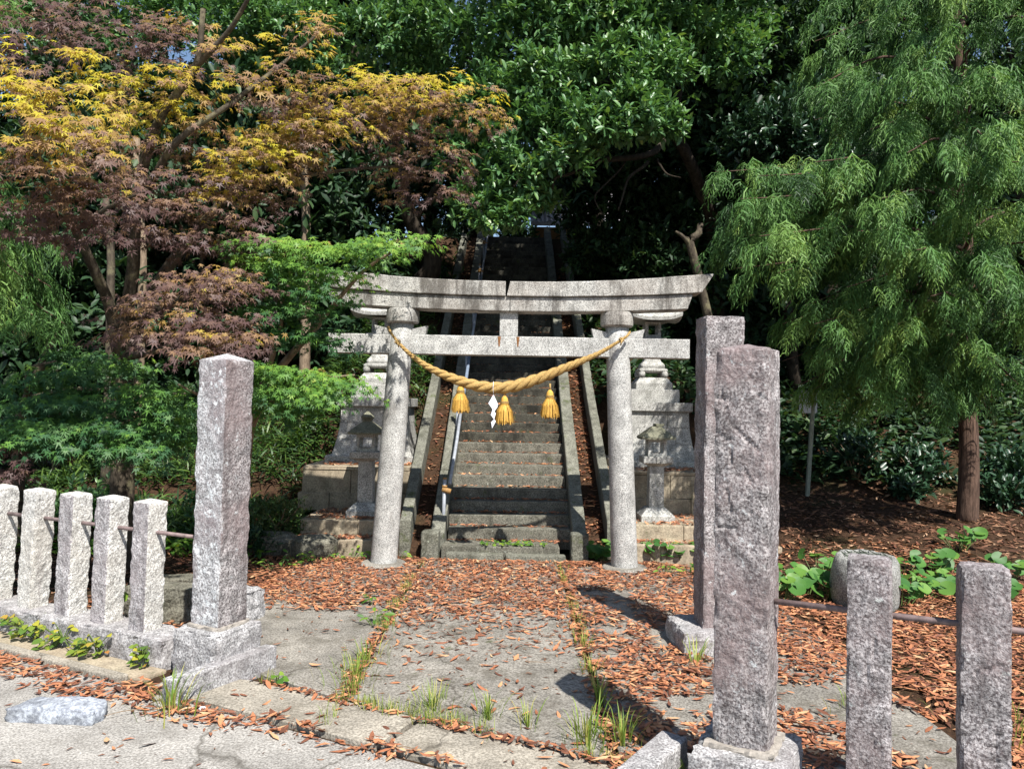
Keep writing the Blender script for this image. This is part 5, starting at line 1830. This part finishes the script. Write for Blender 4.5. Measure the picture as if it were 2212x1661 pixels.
# ---------------------------------------- forest behind
fl = [(2.5, 15.6, 8, 'dark tree close to the upper stairs at their right'), (3.9, 15.2, 8, 'dark tree behind the bare forked trunk'), (2.2, 20.5, 9, 'dark tree in front of the shrine hall at the right of the stair top'), (-3.2, 21.5, 10, 'dark tree left of the stacked stone post'),
      (-6.8, 13.0, 5, 'low dark tree behind the shaded green maple'), (-9.0, 12.5, 5, 'low dark tree at the left edge behind the conifer branch'), (-4.6, 14.2, 6, 'low dark tree behind the pointed gate pillar'), (-5.4, 17.2, 6, 'low dark tree behind the maple fork'), (-11.5, 17.5, 6, 'low dark tree far left behind the fence'), (-8.3, 20.5, 7, 'low dark tree deep behind the maple trunk'), (5.9, 14.6, 7, 'dark tree behind the camellia'),
      (-10.5, 15, 9, 'far dark tree at the left end of the forest behind the maple'), (-7.8, 17, 10, 'dark forest tree behind the yellow maple crown'), (-6.0, 21, 12, 'tall dark tree deep in the left of the forest'), (-4.2, 18, 11, 'dark forest tree behind the orange maple arm'),
      (-12.5, 22, 12, 'broad dark tree far behind the left conifer branch'), (-1.2, 24, 12, 'dark tree on the hilltop left of the shrine hall'), (4.5, 18, 11, 'dark tree on the slope above the right lantern'), (7.5, 17, 11, 'dark tree on the slope behind the weeping conifer'),
      (10.5, 16, 11, 'dark tree right of the weeping conifer trunk on the slope'), (6.2, 24, 12, 'tall dark tree on the hilltop right of the shrine hall'), (1.8, 33, 13, 'tall dark tree rising behind the shrine hall'), (12.5, 22, 12, 'dark tree at the far right of the hill'), (-8.5, 27, 13, 'tall dark tree at the back of the left forest')]
for k, (x, y, h, lb) in enumerate(fl):
    b0 = gp3(x, y)
    z0 = b0.z
    r_ = random.Random(k)
    lobes = []
    low = (2.2 if x < 0 else 1.4) if h > 8.5 else .8
    for q in range(11):
        f = r_.random()
        zz = z0 + low + (h - low) * f
        rr = (1.5 + .9 * math.sin(math.pi * f)) * r_.uniform(.7, 1.1)
        a = r_.uniform(0, 6.28)
        d = r_.uniform(.2, 1.6)
        lobes.append(((x + d * math.cos(a), y + d * math.sin(a) * .8, zz), (rr, rr * .8, rr * .62)))
    top = Vector((x + r_.uniform(-.5, .5), y, z0 + h * .9))
    limbs = [([b0, (b0 + top) / 2 + Vector((r_.uniform(-.3, .3), 0, 0)), top], .20, .05)]
    for q in range(3):
        s_ = b0 + (top - b0) * r_.uniform(.3, .6)
        limbs.append(([s_, s_ + Vector((r_.uniform(-1.2, 1.2), r_.uniform(-.6, .6), 1.0))], .06, .02))
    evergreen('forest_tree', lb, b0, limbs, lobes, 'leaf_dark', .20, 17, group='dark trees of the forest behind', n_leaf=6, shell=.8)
# slim trunks among the trees at left
for k, (px, Y, pt_, lb, w_) in enumerate(((235, 10.5, 430, 'slim grey forest trunk behind the maple fork', .07), (300, 11.5, 300, 'slim pale forest trunk right of the maple fork', .08), (655, 12.5, 260, 'pale leaning forest trunk above the green maple', .10), (130, 12.0, 420, 'thin dark trunk between the conifer branch and the maple', .06), (430, 13.0, 350, 'thin dark trunk behind the lower purple leaves', .06), (600, 14.5, 350, 'thin dark trunk deep behind the green maple', .07), (740, 15.0, 350, 'thin dark trunk left of the leaning dark trunk', .07))):
    q = at(px, 800, Y)
    b0 = gp3(q.x, Y)
    mb = MB()
    limb(mb, [b0, at(px + 6, 600, Y), at(px - 8 + 3 * k, pt_, Y)], w_, w_ * .6, 9, 12, seed=k + 90)
    tag(place('tree_trunk', mb.mesh('tree_trunk', True), 'bark_pale' if k in (1, 2) else 'bark_maple'), lb, 'tree', 'slim trunks in the forest')


# ---------------------------------------- undergrowth
def blades(name, xr, yr, m, size, mat, label, cond=None, dz=0.0, tmpl=BLADE, up=.55, kind='stuff'):
    X = rng.uniform(*xr, m)
    Y = rng.uniform(*yr, m)
    ok = np.array([noise.noise(Vector((x * 1.1, y * 1.1, 4))) > -.35 and (cond is None or cond(x, y)) for x, y in zip(X, Y)])
    X, Y = X[ok], Y[ok]
    m = len(X)
    Z = np.array([ground_z(x, y) for x, y in zip(X, Y)])
    P = np.stack([X, Y, Z + dz + rng.uniform(.0, .35, m) * size / .2 * .6], 1)
    T = unit(rand_unit(m) * np.array([1, 1, .3]) + np.array([0, -.35, up]))
    T[:, 2] -= .25
    Nn = np.array([0, -.3, 1]) + rand_unit(m) * .5
    V, F, A = scatter(tmpl, P, frames(unit(T), Nn), size * rng.uniform(.6, 1.2, m), {'rnd': rng.uniform(0, 1, m)})
    o = place(name, mesh_np(name, V, F, A), mat, None, kind)
    return tag(o, label, 'undergrowth')


blades('bamboo_grass', (-3.4, -1.3), (11.6, 17.5), 7500, .26, 'leaf_bamboo', 'dark bamboo grass covering the slope left of the stairs')
blades('bamboo_grass', (-7.5, -2.55), (9.3, 13.8), 14000, .24, 'leaf_bamboo', 'bamboo grass and leafy undergrowth behind the fence at left')
blades('hill_undergrowth', (1.3, 4.6), (12.0, 20), 9000, .19, 'leaf_dark', 'low dark ground cover on the slope right of the stairs', tmpl=LEAF)
blades('hill_undergrowth', (3.4, 10.5), (11.6, 17), 12000, .20, 'leaf_dark', 'dark glossy undergrowth on the slope behind the conifer trunk', tmpl=LEAF)
blades('leafy_ground_cover', (-7.2, -2.7), (8.6, 10.6), 2600, .13, 'leaf_bright', 'bright green leafy weeds behind the row of pale posts', tmpl=LEAF)


def shrub(c, r, label, mat, size, n, group=None, stems=6, name='shrub', n_leaf=6):
    c = Vector(c)
    t = thing(name, label, 'shrub', tuple(c), group)
    mb = MB()
    for k in range(stems):
        a = random.uniform(0, 6.28)
        e = c + Vector((math.cos(a) * r[0] * .7, math.sin(a) * r[1] * .7, r[2] * random.uniform(1.0, 1.6)))
        tube(mb, [c + Vector((0, 0, -.08)), (c + e) / 2 + Vector((random.uniform(-.05, .05), 0, .05)), e], [.014, .010, .004], 5)
    place('stems', mb.mesh('stems'), 'twig', t)
    m = n
    P, d = lobe_points((c.x, c.y, c.z + r[2] * .9), r, m, .7)
    P = P[P[:, 2] > c.z + .02]
    d = unit(P - np.array([c.x, c.y, c.z + r[2] * .4]))
    V, F, A = rosettes(P, d + np.array([0, 0, .3]), n_leaf, size)
    place('foliage', mesh_np('foliage', V, F, A), mat, t, 'stuff')


p = at(590, 1150, 9.0)
shrub((p.x, 9.15, .05), (.38, .32, .30), 'small reddish-green azalea shrub between the pointed pillar and the terrace', 'leaf_azalea', .045, 520)
shrub((-2.95, 8.75, .0), (.30, .25, .17), 'low dark shrub at the foot of the azalea', 'leaf_dark', .06, 220)
for k, (px, py, Y, r_, lb) in enumerate(((1850, 985, 11.8, (.55, .4, .38), 'dark laurel shrub right of the signboard post'), (1990, 960, 11.6, (.45, .35, .36), 'dark laurel shrub left of the conifer trunk'), (2180, 930, 11.0, (.45, .4, .45), 'dark laurel shrub right of the conifer trunk'), (2170, 1050, 10.6, (.4, .35, .25), 'low glossy shrub at the right edge beside the conifer trunk'), (1960, 1010, 11.2, (.3, .3, .18), 'low light-catching shrub at the foot of the conifer'))):
    q = at(px, py, Y)
    shrub((q.x, Y, ground_z(q.x, Y)), r_, lb, 'leaf_camellia', .13, 130, 'laurel shrubs under the conifer')
for k, (x, y, r_, lb) in enumerate(((-3.6, 9.6, (.5, .4, .4), 'leafy green shrub behind the pointed gate pillar'), (-4.9, 9.2, (.6, .4, .42), 'leafy green shrub behind the third pale post'), (-6.0, 9.0, (.6, .4, .45), 'leafy green shrub behind the posts at the left edge'))):
    shrub((x, y, ground_z(x, y)), r_, lb, 'leaf_evergreen', .10, 260, 'green shrubs behind the fence')


# ================================================================== FALLEN LEAVES
def nz2(x, y, s, o=0.0):
    return noise.noise(Vector((x * s + o, y * s - o, o)))


def seg_d(x, y, a, b):
    ax, ay = b[0] - a[0], b[1] - a[1]
    t_ = max(0, min(1, ((x - a[0]) * ax + (y - a[1]) * ay) / (ax * ax + ay * ay)))
    return math.hypot(x - a[0] - t_ * ax, y - a[1] - t_ * ay)


def leaf_density(x, y):
    u, v = uv_of(x, y)
    n = nz2(x, y, 1.6, 3) * .6 + nz2(x, y, 4.5, 8) * .5
    d = 0.0
    if v < VR - .03:                                   # road
        d = 5
        if u < 1.7:
            d += 420 * max(0, 1 - abs(v - VR + .03 + .05 * nz2(x, y, 3, 1)) / (.13 + .09 * max(0, nz2(x, y, 1.5, 5)))) * (1 if u > -1.7 else .4)
        if -.2 < u < .75:
            d += 1000 * max(0, 1 - math.hypot((u - .3) / .7, (v + .52) / .22))
        if -1.5 < u <= -.2:
            d += 560 * max(0, 1 - abs(v + .62 + .06 * nz2(x, y, 2, 9)) / .17)
        return d
    if v < VC:                                        # strip
        d = 16
        if abs(v - VC) < .07 and u > .35:
            d += 520
        if abs(v - VR) < .05:
            d += 420 * (nz2(x, y, 1.7, 2) > -.1)
        if u > 2.1:
            d += 420 * sstep(2.1, 2.7, u) * sstep(-.1, .2, n + .15)
        return d
    if y < 8.75 and -2.5 < x < 2.6:
        if x < -.96:
            d = 14 + 520 * sstep(6.35, 6.9, y + .25 * n)
            if x < -1.2 and v < .3:
                d *= .4
        elif x < .55:
            d = 26 + 70 * sstep(4.9, 5.8, y + .4 * n) + 430 * sstep(5.9, 7.0, y + .9 * n)
        else:
            d = 560 * sstep(-.30, .10, n + .06 - .25 * (1 if (x > 1.5 and y < 5.0) else 0))
            d = max(d, 25)
        for xj in (-.96, .55):
            if abs(x - xj) < .06:
                d = max(d, 380)
        if abs(y - 8.6) < .1:
            d = max(d, 300)
        dsh = math.hypot(x - BP.x, y - BP.y)
        return d * (1 + .35 * n)
    if x >= 2.3 and y < 8.2:
        return 620 * (1 + .4 * n)
    if x <= -2.2 and v > .1 and y < 9.4:
        return 260 * (1 + .6 * n)
    return 150


def surf_z(x, y):
    u, v = uv_of(x, y)
    if v < VR - .02:
        return -.012
    if -2.3 < x < 2.42 and y < 8.62 and v < 6:
        return .008
    return ground_z(x, y) + .008


OBST = [(LP.x, LP.y, .33), (RP.x, RP.y, .25), (BP.x, BP.y, .26), (pcx(0, 0), TY, .2), (pcx(1, 0), TY, .2), (3.29, 7.15, .33)]
cand = 90000
X = rng.uniform(-3.6, 5.2, cand)
Y = rng.uniform(2.7, 9.0, cand)
area = 8.8 * 6.3
dens = np.array([leaf_density(x, y) for x, y in zip(X, Y)])
keep = rng.uniform(0, 1, cand) < dens * 1.75 * area / cand
for (ox, oy, r_) in OBST:
    keep &= (X - ox) ** 2 + (Y - oy) ** 2 > r_ ** 2
uvs = np.array([uv_of(x, y) for x, y in zip(X, Y)])
keep &= ~((uvs[:, 0] < -.05) & (np.abs(uvs[:, 1]) < .17))
keep &= ~((uvs[:, 0] < -.3) & (uvs[:, 1] > -.36) & (uvs[:, 1] < 0))
# kerb stones
for (a, b) in (((-1.52, 5.12), (-1.99, 4.49)), ((.83, 3.83), (.33, 3.12))):
    keep &= np.array([seg_d(x, y, a, b) > .085 for x, y in zip(X, Y)])
X, Y, dens = X[keep], Y[keep], dens[keep]


def leaf_set(X, Y, Z, size, tilt=.28, rnd=None, pile=None):
    m = len(X)
    a = rng.uniform(0, 2 * np.pi, m)
    T = np.stack([np.cos(a), np.sin(a), rng.normal(size=m) * tilt * .7], 1)
    Nn = np.stack([rng.normal(size=m) * tilt, rng.normal(size=m) * tilt, np.ones(m)], 1)
    flip = rng.uniform(size=m) < .45
    Nn[flip] *= -1
    S = size * rng.choice([.55, .8, 1.0, 1.0, 1.15, 1.4], m) * rng.uniform(.85, 1.15, m)
    Zl = Z + .006 + rng.uniform(0, .013, m) * (1 if pile is None else pile)
    P = np.stack([X, Y, Zl], 1)
    rn = np.clip(rng.beta(1.5, 1.5, m) if rnd is None else rnd, 0, 1)
    return P, frames(T, Nn), S, rn


def leaf_mesh(P, Rm, S, rn):
    parts = []
    k = np.arange(len(P)) % 4
    for q in range(4):
        msk = k == q
        parts.append(scatter(FALLEN[q], P[msk], Rm[msk], S[msk], {'rnd': rn[msk]}))
    return join_np(parts)


Zs = np.array([surf_z(x, y) for x, y in zip(X, Y)])
P, Rm, S, rn = leaf_set(X, Y, Zs, .070, tilt=.15, pile=np.clip(dens / 350, .1, 1.3))
# the 300 leaves that show largest lie singly; the rest is carpet
score = np.linalg.norm(P - np.array([0, 0, CAM_H]), axis=1)
scr = (np.abs(P[:, 0] / P[:, 1]) < .68) & (P[:, 1] > 3.35)
order = np.argsort(np.where(scr, score, 1e9))
near = order[:300]
rest = np.setdiff1d(np.arange(len(P)), near)
tm = []
for q in range(4):
    for sh_ in range(4):
        V, F = FALLEN[q]
        tm.append(mesh_np('fallen_leaf', V, F, {'rnd': np.full(len(V), .2 + .2 * sh_ + .05 * q)}))
        tm[-1].materials.append(MATS['leaf_fallen'])
for i, k in enumerate(near):
    o = bpy.data.objects.new('fallen_leaf', tm[(i * 7 + int(rn[k] * 50)) % 16])
    M = Matrix([list(Rm[k][r_]) for r_ in range(3)]).to_4x4()
    o.matrix_world = Matrix.Translation(Vector(P[k])) @ M @ Matrix.Scale(float(S[k]), 4)
    COL.objects.link(o)
    sh_ = ((i * 7 + int(rn[k] * 50)) % 16) % 4
    lu, lv = uv_of(P[k][0], P[k][1])
    zone = 'on the pale road' if lv < VR - .03 else 'on the paving strip between road and gate' if lv < VC else 'on the left paving slab' if P[k][0] < -.96 else 'on the middle paving slab' if P[k][0] < .55 else 'beside the nearest gate pillar' if P[k][0] < 1.5 else 'on the ground around the purple fence posts'
    tone = ('dark brown', 'rust brown', 'orange brown', 'pale tan')[sh_]
    tag(o, 'single %s dry leaf lying %s' % (tone, zone), 'leaf', '%s leaves %s' % (tone, zone))
V, F, A = leaf_mesh(P[rest], Rm[rest], S[rest], rn[rest])
tag(place('leaf_carpet', mesh_np('leaf_carpet', V, F, A), 'leaf_fallen', None, 'stuff'), 'carpet of dry rust-brown leaves over the forecourt around the torii', 'leaves')

# crumbled leaf bits, lying flat under the whole leaves
m = 22000
X = rng.uniform(-2.3, 4.6, m)
Y = rng.uniform(2.9, 8.8, m)
dn = np.array([leaf_density(x, y) for x, y in zip(X, Y)])
ok = rng.uniform(0, 1, m) < np.clip(dn / 420, .03, 1)
for (ox, oy, r_) in OBST:
    ok &= (X - ox) ** 2 + (Y - oy) ** 2 > r_ ** 2
uvs = np.array([uv_of(x, y) for x, y in zip(X, Y)])
ok &= ~((uvs[:, 0] < -.05) & (np.abs(uvs[:, 1]) < .36))
X, Y = X[ok], Y[ok]
Zs = np.array([surf_z(x, y) for x, y in zip(X, Y)]) - .006
V, F, A = leaf_mesh(*leaf_set(X, Y, Zs, .034, .12, pile=.4))
tag(place('leaf_crumbs', mesh_np('leaf_crumbs', V, F, A), 'leaf_litter', None, 'stuff'), 'fine crumbled leaf bits and dirt on the forecourt paving', 'leaves')
mb = MB()
for q in range(170):
    x, y = rng.uniform(-2.2, 4.2), rng.uniform(3.4, 8.8)
    if rng.uniform() > leaf_density(x, y) / 400 or min(math.hypot(x - ox, y - oy) - r_ for ox, oy, r_ in OBST) < .1:
        continue
    a, L_ = rng.uniform(0, 6.28), rng.uniform(.06, .22)
    z = surf_z(x, y) + .022
    d = Vector((math.cos(a), math.sin(a), 0))
    p0 = Vector((x, y, z))
    tube(mb, [p0, p0 + d * L_ * .5 + Vector((rng.normal() * .01, rng.normal() * .01, .006)), p0 + d * L_], [.0028, .0024, .0012], 4)
tag(place('fallen_twigs', mb.mesh('fallen_twigs'), 'twig', None, 'stuff'), 'thin dry twigs lying among the fallen leaves', 'twigs')
# thin grass growing all along the joints
gx_, gy_ = [], []
for xj in (-.96, .55):
    y = rng.uniform(4.2, 8.4, 260)
    k_ = np.array([noise.noise(Vector((xj, yy * 2.2, 6))) > -.05 for yy in y])
    gy_.append(y[k_])
    gx_.append(xj + rng.normal(0, .03, k_.sum()))
uu = rng.uniform(.4, 3.2, 420)
k_ = np.array([noise.noise(Vector((q * 2.0, 3, 1))) > -.05 for q in uu])
pp = [gate(q, VC + rng.normal() * .03) for q in uu[k_]]
gx_.append(np.array([p_.x for p_ in pp]))
gy_.append(np.array([p_.y for p_ in pp]))
X, Y = np.concatenate(gx_), np.concatenate(gy_)
X, Y = np.repeat(X, 3) + rng.normal(0, .012, len(X) * 3), np.repeat(Y, 3) + rng.normal(0, .012, len(Y) * 3)
m = len(X)
a = rng.uniform(0, 2 * np.pi, m)
ln = rng.uniform(.1, .9, m)
T = np.stack([np.cos(a) * ln, np.sin(a) * ln, np.ones(m)], 1)
Nn = -np.stack([np.cos(a), np.sin(a), -ln], 1) + rand_unit(m) * .3
V, F, A = scatter(GRASS, np.stack([X, Y, np.full(m, -.005)], 1), frames(T, Nn), .085 * rng.uniform(.3, 1.2, m), {'rnd': rng.uniform(.2, 1, m)})
tag(place('joint_grass', mesh_np('joint_grass', V, F, A), 'grass_blade', None, 'stuff'), 'thin pale grass growing along the paving joints', 'grass')
# darker litter on the slope at right and behind the left fence
m = 9000
X = np.concatenate([rng.uniform(2.3, 9.5, m), rng.uniform(-7, -2.4, 2200)])
Y = np.concatenate([rng.uniform(7.6, 12.6, m), rng.uniform(6.3, 9.6, 2200)])
ok = ((X - 3.29) ** 2 + (Y - 7.15) ** 2 > .36 ** 2) & ~((X < 3.2) & (X > 0) & (Y > 8.75))
ok &= ~((X < 0) & (X > -2.7) & (Y > 8.6))
X, Y = X[ok], Y[ok]
Zs = np.array([ground_z(x, y) for x, y in zip(X, Y)])
V, F, A = leaf_mesh(*leaf_set(X, Y, Zs, .085, .35))
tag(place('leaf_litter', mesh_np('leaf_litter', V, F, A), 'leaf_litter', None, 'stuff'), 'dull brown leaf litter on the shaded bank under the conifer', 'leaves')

# leaves on steps, gutters and ledges
XX, YY, ZZ = [], [], []
for i in range(-1, 26):
    y0 = D0 + TREAD * i
    z1 = H0 + RISE * i if i >= 0 else .12
    n = int(120 * max(.25, 1 - i / 20))
    x = rng.uniform(XL + .02, XR - .02, n)
    y = y0 + TREAD - .02 - np.abs(rng.normal(0, .055, n))
    ok = y > y0 + .02
    XX.append(x[ok])
    YY.append(y[ok])
    ZZ.append(np.full(ok.sum(), z1 + .002))
for (a, b, dn) in ((-1.14, XL - .17, 500), (XR + .17, 1.13, 1000)):
    x = rng.uniform(a + .02, b - .02, dn)
    y = rng.uniform(9.0, 17, dn)
    XX.append(x)
    YY.append(y)
    ZZ.append(stair_line(y) - .035 + rng.uniform(0, .03, dn))
for s in (-1, 1):
    for (xa, xb, ya, yb, z, dn) in ((1.30, 2.45, 8.86, 9.09, .182, 260), (1.30, 2.38, 9.14, 10.04, .357, 620), (1.34, 2.5, 10.12, 10.64, .907, 360)):
        x = rng.uniform(xa, xb + (.5 if s > 0 else 0), dn) * s
        y = rng.uniform(ya, yb, dn)
        ok = np.abs(x - s * 1.78) + 0 * y > 0
        ok &= ~((np.abs(x - s * 1.78) < .2) & (np.abs(y - 9.55) < .2))
        XX.append(x[ok])
        YY.append(y[ok])
        ZZ.append(np.full(ok.sum(), z))
X, Y, Zs = np.concatenate(XX), np.concatenate(YY), np.concatenate(ZZ)
V, F, A = leaf_mesh(*leaf_set(X, Y, Zs, .068, .3))
tag(place('leaf_drift', mesh_np('leaf_drift', V, F, A), 'leaf_fallen', None, 'stuff'), 'brown leaves drifted on the stair treads, gutters and terrace ledges', 'leaves')

# ================================================================== SMALL PLANTS
def grass_tuft(x, y, n, h, label, spread=.05, mat='grass_blade', z=None, group='grass tufts in the paving joints'):
    a = rng.uniform(0, 2 * np.pi, n)
    r_ = np.abs(rng.normal(0, spread, n))
    P = np.stack([x + r_ * np.cos(a), y + r_ * np.sin(a), np.full(n, surf_z(x, y) if z is None else z)], 1)
    lean = rng.uniform(.15, .8, n)
    T = np.stack([np.cos(a) * lean, np.sin(a) * lean, np.ones(n)], 1)
    Nn = np.stack([np.cos(a), np.sin(a), -lean], 1) * -1 + rand_unit(n) * .3
    V, F, A = scatter(GRASS, P, frames(T, Nn), h * rng.uniform(.4, 1.1, n), {'rnd': rng.uniform(0, 1, n)})
    V[:, 2] = np.maximum(V[:, 2], P[0, 2] - .01)
    tag(place('grass_tuft', mesh_np('grass_tuft', V, F, A), mat, None, 'stuff'), label, 'grass', group)


gt = [((-1.90, 4.42), 70, .22, 'tall grass tuft at the near end of the long granite kerb stone', .09), ((-.96, 4.95), 60, .16, 'dry grass tuft in the left joint near the paving strip', .09), ((-.95, 5.25), 60, .15, 'yellowish grass tuft in the left joint, second from the road', .10),
      ((-.93, 4.70), 60, .14, 'grass tuft where the left joint meets the cross joint', .10), ((-.42, 4.45), 80, .15, 'broad green grass tuft in the cross joint left of centre', .09), ((-.10, 4.32), 40, .18, 'thin grass tuft at the middle of the cross joint', .05),
      ((.12, 4.22), 26, .16, 'sparse grass tuft right of centre in the cross joint', .04), ((.42, 4.04), 60, .2, 'grass tuft near the right kerb stone', .09), ((.60, 4.02), 46, .2, 'grass tuft at the corner of the right joint in pillar shadow', .06),
      ((.55, 4.6), 20, .2, 'thin grass stalks in the right joint beside the pillar shadow', .04), ((.55, 5.1), 40, .14, 'pale grass tuft in the right joint halfway along', .06), ((.55, 5.6), 40, .12, 'small grass tuft in the right joint near the torii', .05), ((.56, 6.3), 30, .1, 'tiny grass tuft in the right joint left of the shadow of the tallest pillar', .05),
      ((1.28, 5.30), 24, .2, 'grass stalks at the plinth of the tallest pillar', .05), ((2.0, 4.55), 50, .14, 'grass tuft among leaves between nearest pillar and fence post', .06), ((2.75, 4.3), 70, .16, 'green grass patch between the two purple posts', .16), ((3.1, 4.0), 70, .17, 'green grass patch at the right edge', .16), ((-.92, 5.95), 50, .08, 'small bright green weed tuft on the left joint', .05), ((.88, 3.72), 22, .12, 'grass sprigs beside the right kerb stone end', .04)]
for (xy, n, h, lb, sp_) in gt:
    grass_tuft(xy[0], xy[1], n, h, lb, sp_)


def clump(c, n, r, size, tmpl, mat, label, cat='plant', up=.18, group=None, name='leafy_plant', drop=0.0):
    """plant with each leaf its own piece"""
    c = Vector(c)
    t = thing(name, label, cat, tuple(c), group)
    mb = MB()
    for k in range(n):
        a = rng.uniform(0, 2 * math.pi)
        q = math.sqrt(rng.uniform(0, 1)) * r
        s = size * rng.uniform(.6, 1.15)
        p = c + Vector((math.cos(a) * q, math.sin(a) * q * .7, up * rng.uniform(.45, 1.1) - drop * rng.uniform(0, 1)))
        T = unit(np.array([[math.cos(a), math.sin(a) - .3, rng.normal() * .25 - .1]]))
        Nn = np.array([[math.cos(a) * .25, (-1.05 if tmpl is ROUND else -.7) + math.sin(a) * .2, 1.0]]) + rand_unit(1) * .3
        V, F, A = scatter(tmpl, np.array([tuple(p)]), frames(T, Nn), np.array([s]), {'rnd': np.array([rng.uniform(0, 1)])})
        place('leaf', mesh_np('leaf', V, F, A), mat, t)
        tube(mb, [c + Vector((math.cos(a) * q * .3, math.sin(a) * q * .3, -.02)), p], .0035, 4)
    place('stalks', mb.mesh('stalks'), 'stem_green', t)


bb_ = [((1740, 1215, 7.4), 13, .24, 'round-leaved butterbur clump behind the nearest gate pillar'), ((1700, 1200, 7.6), 8, .16, 'butterbur leaves right of the tallest pillar edge'), ((1850, 1275, 7.2), 4, .14, 'butterbur leaves left of the basin foot'), ((1985, 1245, 7.4), 9, .24, 'butterbur clump between basin and right post'), ((2060, 1225, 7.6), 7, .2, 'butterbur clump above the right purple post'),
       ((2010, 1180, 8.2), 8, .25, 'butterbur patch on the bank above the basin'), ((2180, 1260, 7.3), 6, .2, 'butterbur leaves at the right edge'), ((2070, 1150, 8.8), 8, .25, 'low green leaves at the foot of the conifer trunk'), ((2180, 1200, 8.0), 6, .22, 'butterbur leaves on the bank at the right edge'),
       ((1790, 1235, 7.35), 9, .26, 'butterbur clump touching the left side of the basin'), ((1945, 1262, 7.1), 8, .24, 'butterbur clump touching the right side of the basin'), ((2120, 1248, 7.3), 9, .28, 'butterbur clump behind the right purple post top'), ((1775, 1185, 8.0), 8, .28, 'butterbur patch on the bank left of the basin'), ((1950, 1205, 7.9), 8, .28, 'butterbur patch on the bank right of the basin'), ((1690, 1235, 7.2), 9, .2, 'butterbur clump just right of the nearest gate pillar'),
       ((1470, 1190, 8.9), 8, .2, 'large round leaves at the terrace foot behind the tallest pillar'), ((1430, 1200, 8.85), 9, .2, 'large round leaves right of the right torii pillar foot'), ((1300, 1195, 8.8), 14, .14, 'green leaf clump between the right stair stub and the torii pillar')]
for (q, n, r_, lb) in bb_:
    w_ = at(*q)
    clump((w_.x, q[2], ground_z(w_.x, q[2])), n + 6, r_ * 1.15, .072, ROUND, 'leaf_butterbur', lb, up=.20, group='butterbur clumps on the bank')
for (q, n, r_, lb) in (((1440, 1225, 8.1), 12, .10, 'plantain rosette right of the right torii pillar'), ((1490, 1222, 8.1), 8, .10, 'plantain rosette beside the tallest pillar'), ((760, 1195, 8.6), 14, .2, 'leafy weeds left of the left torii pillar'), ((690, 1215, 8.4), 12, .25, 'low weeds in front of the round mossy boulder'), ((600, 1215, 8.2), 14, .25, 'low weeds right of the pointed pillar'), ((640, 1190, 8.5), 10, .2, 'low weeds under the long boulder'), ((860, 1205, 8.7), 8, .12, 'small weeds right of the left torii pillar base'), ((800, 1300, 6.7), 5, .05, 'tiny weed on the forecourt left of centre'), ((810, 1360, 6.1), 14, .09, 'bright dandelion rosette in the left joint')):
    w_ = at(*q)
    clump((w_.x, q[2], surf_z(w_.x, q[2])), n, r_, .075, LEAF, 'leaf_bright', lb, up=.09, group='small weeds on the forecourt')
for (x, lb) in ((.10, 'ivy-like green patch on the lowest kerb, middle'), (.32, 'green patch on the lowest kerb, right of the middle'), (-.25, 'green leaf tuft on the lowest kerb, left part'), (-.02, 'green leaf tuft left of the middle ivy-like patch')):
    clump((x, 8.93, .115), 18, .14, .042, HEART, 'leaf_bright', lb, up=.05, group='green patches at the stair foot')
# vine along the left fence base
for k, (u, n, r_, lb) in enumerate(((-.48, 22, .07, 'yellow-green vine hanging next to the pointed pillar plinth'), (-.95, 34, .14, 'yellow-green vine under the fence post nearest the pointed pillar'), (-1.30, 40, .16, 'thick yellowing vine under the second fence post'), (-1.7, 34, .15, 'vine with reddish leaves under the third fence post'), (-2.05, 30, .16, 'vine under the wide white fence post'), (-2.45, 28, .16, 'orange-tinged vine at the left edge of the fence base'))):
    p = gate(u, -.17, .09)
    clump(p, int(n * 1.3), r_, .056, HEART, 'leaf_ivy', lb, up=.07, drop=.14, group='vines on the fence base', name='vine')
for (u, v, n, lb) in ((-.30, .26, 9, 'round green leaves between the pointed pillar and its nearest post'), (-.88, .2, 6, 'green leaves between the first and second pale posts'), (-1.28, .2, 5, 'green leaves between the second and third pale posts'), (-1.7, .15, 5, 'green leaves with a yellow one between the third and fourth posts'), (-2.15, .15, 8, 'green leaves between the fourth and fifth pale posts')):
    clump(gate(u, v, .02), n, .08, .06, ROUND, 'leaf_bright', lb, up=.28, group='leaves between the fence posts')
grass_tuft(-2.6, 7.3, 36, .3, 'grass clump behind the fence beside the pointed pillar', .06, 'leaf_bamboo')
for (u, v) in ((.62, -.30),):
    clump(gate(.52, -.02), 4, .04, .05, HEART, 'leaf_bright', 'two green leaves at the far end of the long granite kerb stone', up=.08)
p = at(1703, 1652, 3.35)
clump((1.22, 3.30, .04), 12, .07, .035, HEART, 'leaf_ivy', 'bright yellow-green sprig at the foot of the nearest pillar plinth', up=.10)
